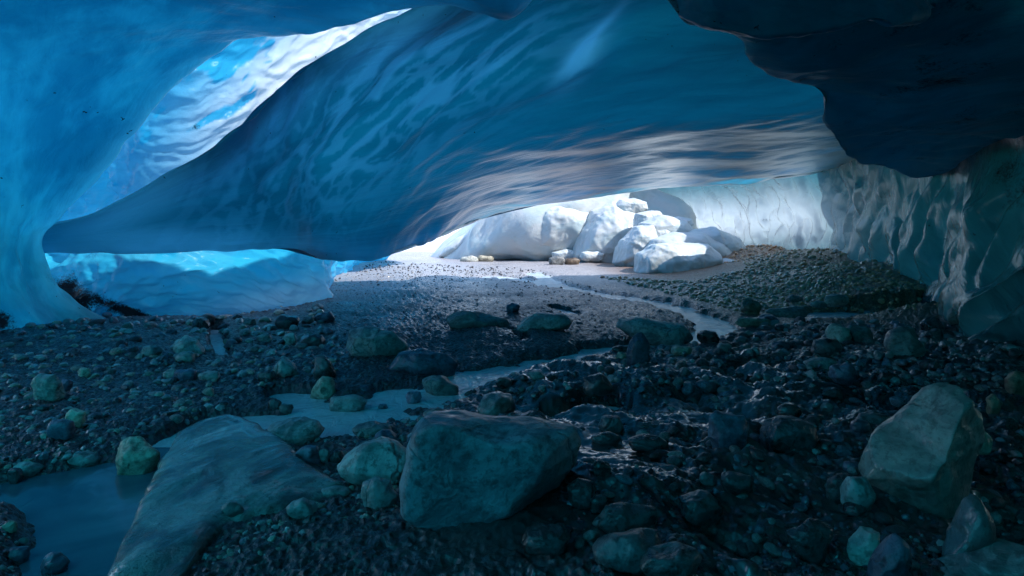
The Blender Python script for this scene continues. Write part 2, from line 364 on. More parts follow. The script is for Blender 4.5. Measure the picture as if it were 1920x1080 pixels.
def make_ice():
    A = [
     [(30,436,10.0),(30,444,10.0),(30,452,10.0),(30,460,10.0),(30,467,10.0),(30,474,10.0)],
     [(170,402,8.7),(175,418,8.8),(180,434,8.9),(185,450,8.95),(187,462,9.0),(190,472,9.1)],
     [(320,322,7.6),(328,360,7.9),(335,400,8.2),(340,435,8.5),(345,460,8.7),(350,473,8.8)],
     [(430,256,7.3),(450,310,8.0),(475,370,8.7),(495,420,9.1),(515,450,9.3),(530,470,9.4)],
     [(560,140,7.6),(580,220,8.6),(595,310,9.6),(605,390,10.2),(612,450,10.6),(620,488,10.8)],
     [(690,66,7.6),(700,160,8.5),(705,270,9.5),(710,370,10.8),(716,440,12.0),(722,481,12.5)],
     [(850,12,7.2),(840,120,8.6),(830,240,9.8),(825,340,11.8),(822,405,14.2),(820,445,15.5)],
     [(1000,-90,6.2),(960,60,8.4),(940,200,9.6),(925,305,11.6),(915,365,15.2),(908,408,17.5)],
     [(1160,-160,5.5),(1120,20,7.8),(1090,170,9.3),(1070,272,11.0),(1055,330,14.6),(1045,376,17.0)],
     [(1330,-180,5.3),(1300,0,7.4),(1270,140,8.9),(1240,245,10.6),(1220,310,14.4),(1200,354,17.4)],
     [(1560,-200,5.0),(1520,0,7.0),(1490,130,8.6),(1455,235,10.6),(1425,300,14.6),(1400,340,17.8)],
     [(1850,-200,5.0),(1800,0,7.0),(1740,120,8.6),(1690,210,10.6),(1650,270,14.0),(1620,310,18.0)],
     [(2200,-200,5.0),(2100,0,7.0),(2000,120,9.0),(1930,200,12.0),(1880,260,14.0),(1840,300,16.0)]]
    net = []
    for c in A:      # the edges roll over: up the outside of the slot, and up over the lip
        t, b = c[0], c[-1]
        k = 0.25 if c is A[0] else 1.0
        net.append([(t[0]+3*k, t[1]-1*k, t[2]+0.5*k), (t[0]+1, t[1]+1, t[2]+0.25*k)] + c + [(b[0], b[1]-3*k, b[2]+0.2*k), (b[0], b[1]-10*k, b[2]+0.45*k)])
    def dA(V):
        px, py = P(V)
        q = along(V, (2.84, -2.1, 1.1), 0.30, 0.95)
        m = 1 - 0.6 * blob(px, py, 250, 420, 250, 80)
        wav = 0.12 * fbm(q, 0.9, 3)
        lip = along(V, (1, 0.35, 0.03), 0.12, 0.9)
        lm = sstep(9.5, 12, V[..., 1])
        wav = wav * (1 - 0.6 * lm) + (0.13 * fbm(lip, 0.7, 2, 9.0) + 0.018 * fbm(lip, 2.4, 2, 3.0)) * lm
        rip = along(V, (2.84, -2.1, 1.1), 0.45, 1.5)
        wav += (0.12 * fbm(rip, 1.0, 2, 2.0) + 0.05 * ridged(along(V, (2.84, -2.1, 1.1), 0.35, 1.7), 0.8, 3, 2.0)) * np.clip(blob(px, py, 640, 230, 320, 120, -35) + blob(px, py, 1100, 100, 130, 50, -50), 0, 1)
        return wav * m
    def aA(V):
        px, py = P(V)
        rip = along(V, (2.84, -2.1, 1.1), 0.35, 1.7)
        wr = V + 0.10 * np.stack([fbm(V, 0.8, 2), fbm(V, 0.8, 2, 9.0), fbm(V, 0.8, 2, 17.0)], -1)
        cr = np.maximum(sstep(0.85, 1.12, ridged(along(wr, (2.84, -2.1, 1.1), 0.28, 2.4), 0.9, 2, 2.0)), 0.6 * sstep(0.9, 1.1, ridged(along(wr, (2.84, -2.1, 0.9), 0.4, 4.0), 1.0, 2, 6.0)))
        reg = np.clip(blob(px, py, 660, 220, 330, 130, -35) + 0.7 * blob(px, py, 900, 110, 200, 70, -25), 0, 1)
        fr = 0.42 * cr * reg  # bright crests: light through the ice painted as colour
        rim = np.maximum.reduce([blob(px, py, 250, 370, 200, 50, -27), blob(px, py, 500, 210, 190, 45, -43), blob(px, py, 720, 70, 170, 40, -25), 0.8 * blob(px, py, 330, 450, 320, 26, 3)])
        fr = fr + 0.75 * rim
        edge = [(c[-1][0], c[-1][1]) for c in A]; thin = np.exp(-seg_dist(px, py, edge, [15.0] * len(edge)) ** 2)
        fr = fr + 0.55 * thin * (0.6 + 0.6 * fbm(V, 0.9, 2))  # rim and lip glow of thin ice put into its colour
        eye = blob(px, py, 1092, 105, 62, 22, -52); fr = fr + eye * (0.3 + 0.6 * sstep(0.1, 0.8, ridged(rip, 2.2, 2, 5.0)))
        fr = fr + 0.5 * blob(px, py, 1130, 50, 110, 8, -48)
        return dict(frost_glow=np.clip(fr, 0, .9), polish=sstep(9.0, 12.0, V[..., 1]) * sstep(720, 1050, px + 0.35 * (py - 330)), dirt_shade=0.45 * blob(px, py, 1405, 330, 10, 60))
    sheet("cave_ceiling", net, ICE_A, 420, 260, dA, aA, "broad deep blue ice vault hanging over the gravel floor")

    e = [(1010,-20,6.0),(950,36,6.2),(850,9,6.4),(745,11,6.7),(640,36,7.0),(520,55,7.4),(450,66,7.6),(330,148,8.2),(235,258,8.6),(120,395,8.8),(80,446,8.7),(95,520,8.6),(150,580,8.8),(215,612,8.9),(230,640,8.9)]
    m = [(1000,-150,4.5),(900,-150,4.6),(760,-150,4.8),(640,-110,5.2),(540,-80,5.5),(420,-30,6.0),(330,10,6.5),(210,80,7.0),(110,205,7.7),(40,330,8.0),(10,430,7.9),(5,520,7.7),(35,598,7.8),(55,648,7.9),(60,680,7.9)]
    o = [(900,-500,2.5),(700,-480,2.6),(500,-450,2.8),(350,-400,3.0),(200,-360,3.2),(60,-300,3.5),(-60,-220,4.0),(-180,-100,4.5),(-280,50,5.2),(-350,200,5.6),(-400,350,5.8),(-420,480,5.7),(-420,600,5.6),(-400,700,5.6),(-390,760,5.6)]
    net = []
    for a, b, c in zip(e, m, o):
        ux, uy = b[0]-a[0], b[1]-a[1]; L = math.hypot(ux, uy); ux /= L; uy /= L
        net.append([(a[0]+22*ux, a[1]+22*uy, a[2]+1.0), (a[0]+3*ux, a[1]+3*uy, a[2]+0.3), a,
                    tuple(a[i]*.6+b[i]*.4 for i in range(3)), b, tuple(b[i]*.5+c[i]*.5 for i in range(3)), c])
    def dB(V):
        q = along(V, (1, 0.2, -0.2), 0.4, 0.8)
        return 0.10 * fbm(q, 0.8, 4) + 0.02 * ridged(q, 2.0, 3)
    def aB(V):
        px, py = P(V)
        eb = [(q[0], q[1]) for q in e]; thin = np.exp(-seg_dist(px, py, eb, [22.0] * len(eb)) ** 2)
        return dict(frost_glow=0.35 * thin, dirt_shade=np.clip(0.75*blob(px,py,5,605,45,30) + 0.5*blob(px,py,45,462,70,9,42) + 0.35*blob(px,py,100,520,25,40,30), 0, 1))  # light through the thin edge is painted, the smears are dirt
    sheet("cave_wall", net, ICE_B, 320, 200, dB, aB, "smooth luminous blue ice rising from the left bank to overhead")

    D = [
     [(-100,-100,11.0),(-100,100,11.2),(-100,300,11.5),(-100,450,11.0),(-100,560,10.0),(-100,680,9.5)],
     [(110,-60,11.0),(110,150,11.0),(100,330,11.5),(100,450,11.0),(110,540,10.3),(120,640,9.2)],
     [(250,-60,10.6),(235,150,10.3),(222,300,10.4),(220,420,10.6),(220,520,10.0),(220,625,9.3)],
     [(360,-60,10.4),(340,110,9.9),(325,270,10.1),(320,400,10.5),(325,500,10.3),(320,615,9.5)],
     [(480,-80,11.0),(455,70,10.6),(440,250,11.0),(430,390,11.2),(430,490,10.9),(430,605,10.0)],
     [(610,-60,12.0),(580,50,11.8),(550,220,12.0),(535,380,12.2),(530,490,12.0),(530,594,10.9)],
     [(735,-20,13.5),(690,60,13.3),(640,220,13.8),(600,380,13.9),(590,490,13.5),(582,580,12.0)],
     [(850,22,15.5),(800,70,15.3),(720,230,16.2),(645,380,17.0),(630,465,17.0),(612,530,17.0)],
     [(1000,60,18.0),(900,130,19.0),(800,290,21.0),(720,400,22.0),(690,462,23.0),(660,502,24.0)],
     [(1050,100,22.0),(980,200,24.0),(870,320,26.0),(770,425,28.0),(740,460,29.0),(715,487,31.0)]]
    def dD(V):
        px, py = P(V)
        c = sstep(470, 380, py)
        q = along(V, (2.9, 3.5, 3.8), 0.38, 1.25)
        r = ridged(q, 0.8, 4, 1.0)
        wall = 0.30 * fbm(along(V, (1, 0.8, -0.35), 0.5, 1.0), 0.8, 4) + 0.08 * ridged(along(V, (1, 0.8, -0.35), 0.5, 1.3), 1.2, 3)
        w = V + 0.25 * np.stack([fbm(V, 0.9, 2), fbm(V, 0.9, 2, 9.0), fbm(V, 0.9, 2, 17.0)], -1)
        q2 = along(w, (2.9, 3.5, 3.8), 0.40, 1.5)
        return c * (0.09 * r + 0.12 * ridged(q2, 1.0, 4, 1.0) + 0.10 * fbm(q, 0.6, 2)) + (1 - c) * wall
    def aD(V):
        px, py = P(V)
        q = along(V, (2.9, 3.5, 3.8), 0.38, 1.25)
        w = V + 0.25 * np.stack([fbm(V, 0.9, 2), fbm(V, 0.9, 2, 9.0), fbm(V, 0.9, 2, 17.0)], -1)
        q2 = along(w, (2.9, 3.5, 3.8), 0.40, 1.5)
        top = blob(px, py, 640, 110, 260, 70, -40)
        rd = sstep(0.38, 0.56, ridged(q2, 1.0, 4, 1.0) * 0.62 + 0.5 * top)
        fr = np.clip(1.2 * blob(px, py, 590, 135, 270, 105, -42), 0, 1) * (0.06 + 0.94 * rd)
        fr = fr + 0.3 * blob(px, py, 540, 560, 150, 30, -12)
        dirt_shade = np.clip(0.85 * blob(px, py, 130, 560, 75, 55, 40) + 0.9 * blob(px, py, 255, 590, 60, 14, 20) + 0.8 * blob(px, py, 340, 600, 130, 7) + 0.55 * blob(px, py, 370, 238, 16, 12), 0, 1)
        return dict(frost_glow=np.clip(fr, 0, 1), dirt_shade=dirt_shade, bright=sstep(420, 490, py))  # bright lifts the shaded lower wall by colour
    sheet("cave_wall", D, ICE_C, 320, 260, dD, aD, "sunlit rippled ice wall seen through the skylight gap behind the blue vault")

    E = [
     [(1110,250,33.0),(1110,340,34.0),(1110,380,35.0),(1110,420,36.0),(1110,450,36.5),(1110,490,37.0)],
     [(1300,270,27.0),(1300,343,28.0),(1305,375,29.0),(1308,410,29.5),(1310,445,30.0),(1310,500,30.5)],
     [(1440,285,20.5),(1440,335,21.0),(1445,370,22.0),(1447,405,22.5),(1448,440,22.6),(1450,502,22.4)],
     [(1550,270,17.5),(1555,318,18.0),(1560,360,18.4),(1562,400,18.6),(1563,440,18.6),(1565,507,18.3)],
     [(1645,240,14.2),(1650,300,14.5),(1655,360,14.5),(1658,410,14.4),(1660,460,14.2),(1662,567,13.8)],
     [(1760,190,11.2),(1760,270,11.5),(1760,350,11.7),(1760,430,11.5),(1760,500,11.1),(1760,625,10.4)],
     [(1840,120,9.0),(1845,230,9.3),(1848,330,9.3),(1850,440,8.9),(1850,550,8.2),(1850,687,7.3)],
     [(1950,50,7.4),(1955,180,7.8),(1960,300,8.0),(1960,420,7.8),(1960,540,7.2),(1960,705,6.7)],
     [(2200,0,6.0),(2200,150,6.3),(2200,300,6.5),(2200,450,6.4),(2200,600,6.0),(2200,825,5.5)],
     [(2700,-100,4.2),(2700,100,4.4),(2700,350,4.5),(2700,550,4.5),(2700,750,4.3),(2700,1025,4.0)]]
    def dE(V):
        px, py = P(V)
        q = along(V, (0.25, 0.1, -1), 0.45, 1.0) + 0.35 * np.stack([fbm(V, .8, 2), fbm(V, .8, 2, 5.), 0 * V[..., 0]], -1)
        sc = np.abs(perlin(q * 1.25 + 3.1)) * 2.0
        w = 0.16 * fbm(q, 0.7, 3) + 0.24 * sc + 0.07 * np.abs(perlin(q * 2.6 + 8.0))
        foot = blob(px, py, 1850, 590, 70, 60)
        return w * sstep(260, 420, py + 30 * 0) * 0.9 + 0.06 * fbm(V, 0.7, 3) + 0.08 * foot
    def aE(V):
        px, py = P(V)
        fr = np.clip(0.95 * blob(px, py, 1330, 420, 170, 48) + 0.4 * blob(px, py, 1500, 400, 80, 50, 35), 0, 1)
        drip_shade = np.clip(0.7 * blob(px, py, 1440, 412, 30, 6) + sum(0.6 * blob(px, py, 1420 + 8 * k, 430, 1.6, 14) for k in range(6)) + 0.5 * blob(px, py, 1370, 392, 40, 4, -4)
                       + 0.8 * blob(px, py, 1470, 400, 3, 22, -25) + 0.8 * blob(px, py, 1490, 370, 30, 2.5, 40), 0, 1) * 0.62
        drip_shade = np.clip(drip_shade + 0.5 * sstep(1740, 1900, px) * sstep(520, 330, py), 0, .6)  # upper far right: shade painted in on top of dirty ice
        return dict(frost_glow=fr, dirt_shade=drip_shade)
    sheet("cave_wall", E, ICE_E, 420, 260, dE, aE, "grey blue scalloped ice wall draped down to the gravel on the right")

    e = [(1180,-70,5.4),(1272,36,6.0),(1330,58,6.2),(1400,78,6.5),(1412,108,6.8),(1480,150,7.4),(1530,168,7.8),(1550,215,8.6),(1572,265,9.6),(1605,297,10.6),(1690,318,11.6),(1800,325,11.2),(1960,320,9.6)]
    m = [(1450,-140,4.9),(1500,-30,5.5),(1530,10,5.8),(1590,50,6.1),(1630,90,6.5),(1670,130,7.0),(1700,160,7.4),(1715,195,7.9),(1725,230,8.4),(1745,255,8.9),(1790,275,9.3),(1870,275,9.2),(1990,265,8.4)]
    o = [(2100,-400,3.6),(2150,-250,4.0),(2150,-180,4.2),(2150,-120,4.5),(2150,-60,4.8),(2150,0,5.1),(2160,50,5.3),(2180,90,5.5),(2200,130,5.6),(2220,170,5.7),(2240,200,5.7),(2260,240,5.6),(2300,280,5.4)]
    net = []
    for a, b, c in zip(e, m, o):
        ux, uy = b[0]-a[0], b[1]-a[1]; L = math.hypot(ux, uy); ux /= L; uy /= L
        net.append([(a[0]+30*ux, a[1]+30*uy, a[2]+0.9), (a[0]+3*ux, a[1]+3*uy, a[2]+0.25), a,
                    tuple(a[i]*.6+b[i]*.4 for i in range(3)), b, tuple(b[i]*.5+c[i]*.5 for i in range(3)), c])
    ee = [(q[0], q[1]) for q in e]
    def aE2(V):
        px, py = P(V)
        return dict(frost_glow=0.5 * np.exp(-seg_dist(px, py, ee, [26.0] * len(ee)) ** 2), dirt_shade=np.clip(0.35 + 0.25 * fbm(along(V, (0.2, 1, 0), .5, 1.6), 1.0, 4), 0, .55))  # glow along the overhang's edge painted into the colour
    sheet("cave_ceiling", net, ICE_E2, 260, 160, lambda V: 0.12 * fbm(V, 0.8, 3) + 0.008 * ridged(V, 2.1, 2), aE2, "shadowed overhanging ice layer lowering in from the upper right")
    # a ledge of clear ice below the overhead
    L = [[(1268,-40,5.3),(1268,20,5.3),(1272,36,5.4),(1274,20,5.9)],
         [(1330,-60,5.1),(1330,20,5.0),(1335,55,5.1),(1335,30,5.9)],
         [(1400,-60,5.0),(1400,30,4.9),(1405,72,5.0),(1405,40,6.0)],
         [(1480,-60,4.9),(1480,30,4.8),(1485,70,4.9),(1485,40,6.0)],
         [(1560,-60,4.9),(1560,20,4.8),(1560,58,4.9),(1560,30,6.0)],
         [(1620,-60,4.9),(1620,10,4.8),(1625,42,4.9),(1625,20,6.0)],
         [(1670,-60,4.9),(1672,20,4.8),(1675,56,4.9),(1675,20,6.0)],
         [(1710,-60,5.0),(1720,10,4.9),(1725,40,5.0),(1725,10,6.0)],
         [(1740,-60,5.2),(1745,0,5.2),(1752,14,5.3),(1752,0,6.0)]]
    sheet("cave_ceiling", L, ICE_B, 160, 70, lambda V: 0.05 * fbm(V, 2.2, 4), None, "ragged blue ice ledge hanging along the top edge")

    # closing ice behind the viewer, with a bright patch added for fill light
    a = np.linspace(math.pi * 0.98, 2.02 * math.pi, 40); b = np.linspace(-0.03, 0.5 * math.pi, 16)
    net = [[(10.0 * math.cos(u) * math.cos(v), 3.5 + 10.0 * math.sin(u) * math.cos(v), 5.3 * math.sin(v)) for v in b] for u in a]
    sheet("cave_wall", net, ICE_BACK, 120, 60, lambda V: 0.25 * fbm(V, 0.5, 4), lambda V: dict(frost_glow=np.clip(1.7 * np.exp(-((V[:, 0] + 6.5) / 3.8) ** 2 - ((V[:, 1] + 0.3) / 2.6) ** 2 - ((V[:, 2] - 3.9) / 1.7) ** 2), 0, 1)), "ice closing the cave behind the viewer with an added fill light patch", world=True)  # the patch is an added light source behind the viewer, not frost

def make_shade_and_slope():  # first sheet: unseen, added to keep light off the right half
    t = NT("shade_sheet"); pos = t.n("ShaderNodeNewGeometry").outputs["Position"]
    n = t.noise(pos, 1.5, 6, 0.6)
    p = t.n("ShaderNodeBsdfPrincipled"); t.l(t.mix(t.ramp(n, .4, .6), (0.12, 0.11, 0.10), (0.35, 0.38, 0.4)), p.inputs["Base Color"]); p.inputs["Roughness"].default_value = 0.8
    t.l(t.bump(n, 0.6, 0.2), p.inputs["Normal"]); t.l(p.outputs[0], t.out.inputs[0])
    nu, nv = 90, 120
    u = np.linspace(0, 1, nu); v = np.linspace(0, 1, nv); U, V = np.meshgrid(u, v, indexing='ij')
    Y = -14 + V * 27.5
    X0 = 1.0 - 11.0 * sstep(7.2, 6.4, Y) * sstep(-1.5, 0.5, Y) - 0.5 * sstep(0, -2, Y) + 0.8 * fbm(np.stack([V * 4, V * 0, V * 0], -1), 1.0, 3)      # ragged left margin
    X = X0 + U * (40 - X0)
    Y = Y + np.maximum(Y, 0) / 13.5 * 0.9 * sstep(3.5, 7, X)
    Z = 8.4 + 2.0 * sstep(0, .4, U) + 0.4 * fbm(np.stack([X, Y, 0 * X], -1), 0.3, 4)
    top = np.stack([X, Y, Z], -1); bot = np.stack([X, Y, np.minimum(Z - 0.4, 8.2 + 0 * Z)], -1)
    Vv = np.concatenate([top.reshape(-1, 3), bot.reshape(-1, 3)])
    f = grid_faces(nu, nv); k = nu * nv; i = np.arange(k).reshape(nu, nv)
    rim = np.concatenate([i[:, 0], i[-1, 1:], i[-2::-1, -1], i[0, -2:0:-1]]); r2 = np.roll(rim, -1)
    fc = np.concatenate([f, f[:, ::-1] + k, np.stack([rim, rim + k, r2 + k, r2], -1)])
    link("glacier_shade_or_slope", mesh_np("glacier_shade_or_slope", Vv, fc, t.m), kind="structure", label="unseen debris covered sheet added above the cave to shade it", category="glacier")
    # snowy slope beyond the mouth
    t = NT("snow_slope"); pos = t.n("ShaderNodeNewGeometry").outputs["Position"]
    n = t.noise(pos, 0.3, 6, 0.6)
    p = t.n("ShaderNodeBsdfPrincipled"); t.l(t.mix(n, (0.52, 0.55, 0.57), (0.68, 0.69, 0.70)), p.inputs["Base Color"]); p.inputs["Roughness"].default_value = 0.7
    t.l(t.bump(n, 0.8, 0.6), p.inputs["Normal"]); t.l(p.outputs[0], t.out.inputs[0])
    x = np.linspace(-40, 45, 160); y = np.linspace(38, 90, 70); X, Y = np.meshgrid(x, y, indexing='ij')
    Z = -0.3 + (Y - 38) * 0.22 + 0.7 * fbm(np.stack([X, Y, 0 * X], -1), 0.18, 5)
    link("glacier_shade_or_slope", mesh_np("glacier_shade_or_slope", np.stack([X, Y, Z], -1).reshape(-1, 3), grid_faces(160, 70), t.m), kind="structure", label="pale snowy glacier slope beyond the cave mouth", category="glacier")

# ------------------------------------------------------------------ rocks
_ico = {}
def ico(n):
    if n not in _ico:
        bm = bmesh.new(); bmesh.ops.create_icosphere(bm, subdivisions=n, radius=1.0)
        _ico[n] = (np.array([v.co[:] for v in bm.verts]), np.array([[v.index for v in f.verts] for f in bm.faces])); bm.free()
    return _ico[n]
def facets(d, seed, k=12, lo=0.72, hi=0.96, p=22.0, planes=()):
    r = np.random.RandomState(seed); n = r.normal(size=(k, 3)); n /= np.linalg.norm(n, axis=1)[:, None]
    h = r.uniform(lo, hi, k)
    for (a, b, c, e) in planes: n = np.concatenate([n, [np.array([a, b, c]) / math.sqrt(a*a+b*b+c*c)]]); h = np.append(h, e)
    q = np.maximum(d @ n.T, 0) / h
    return (1 + (q ** p).sum(1)) ** (-1 / p)
def poly_radius(poly, ang):
    c = np.array(poly, float); ctr = np.array([(c[:, 0].min() + c[:, 0].max()) / 2, (c[:, 1].min() + c[:, 1].max()) / 2]); c = c - ctr
    R = np.full(len(ang), 1e-3); dx, dy = np.cos(ang), np.sin(ang)
    for i in range(len(c)):
        a, b = c[i], c[(i + 1) % len(c)]; e = b - a
        den = dx * e[1] - dy * e[0]; den = np.where(np.abs(den) < 1e-9, 1e-9, den)
        t = (a[0] * e[1] - a[1] * e[0]) / den; s = (a[0] * dy - a[1] * dx) / den
        ok = (s >= -1e-6) & (s <= 1 + 1e-6) & (t > 0); R = np.where(ok, np.maximum(R, t), R)
    return ctr, R
def ell_poly(cx, cy, w, h, seed):
    r = np.random.RandomState(seed); n = r.randint(7, 11); a = (np.arange(n) + r.uniform(-.3, .3, n)) / n * 2 * math.pi
    e = 0.82
    return [(cx + w / 2 * math.copysign(abs(math.cos(x)) ** e, math.cos(x)) * r.uniform(.9, 1.05), cy + h / 2 * math.copysign(abs(math.sin(x)) ** e, math.sin(x)) * r.uniform(.9, 1.05)) for x in a]
def rock(name, poly, mat, seed, depth=0.75, base=None, sub=4, rough=0.06, p=50.0, sink=0.12, k=14, Y=None, lo=0.74, planes=(), grow=1.07, **props):
    d, fc = ico(sub)
    ang = np.arctan2(-d[:, 2], d[:, 0])                     # photo rows run downwards
    ctr, R = poly_radius(poly, ang)
    P_ = np.array(poly, float); y1 = P_[:, 1].max() if base is None else base
    w = np.ptp(P_[:, 0]); h = np.ptp(P_[:, 1])
    if Y is None:
        z = 0.0
        for _ in range(6):
            Yb = (CH - z) * F / (y1 - 0.06 * h - HZ); z = float(gh(np.array([(ctr[0] - 960) / F * Yb]), np.array([Yb]), False)[0]); z = max(z, -0.04)
        Y = Yb
    m = Y / F                                               # metres per photo pixel there
    ry = depth * min(w, h * 1.6) / 2 * m
    Yc = Y + 0.45 * ry; m = Yc / F
    s = np.hypot(d[:, 0], d[:, 2]); c = np.abs(d[:, 1])
    fa = facets(d, seed, k, lo, 0.97, p, planes)
    bd = np.stack([d[:, 0] / (s + 1e-9) * R * s ** 0.85 * m, np.sign(d[:, 1]) * c ** 0.9 * ry, d[:, 2] / (s + 1e-9) * R * s ** 0.85 * m], -1)
    bd = bd * (fa * grow)[:, None]
    size = max(w, h) * m
    rr = 1 + rough * fbm(bd / size + seed, 3.0, 5) + rough * 0.5 * ridged(bd / size + seed, 5.0, 3)
    bd = bd * rr[:, None]
    bd[:, 2] = np.where(bd[:, 2] < 0, bd[:, 2] * (1 + sink), bd[:, 2])
    zc = CH - (ctr[1] - HZ) * m; zmin = bd[:, 2].min()
    bd[:, 2] -= zmin
    me = mesh_np(name, bd, fc, mat, attrs=None)
    return link(name, me, ((ctr[0] - 960) * m, Yc, zc + zmin), **props), ctr

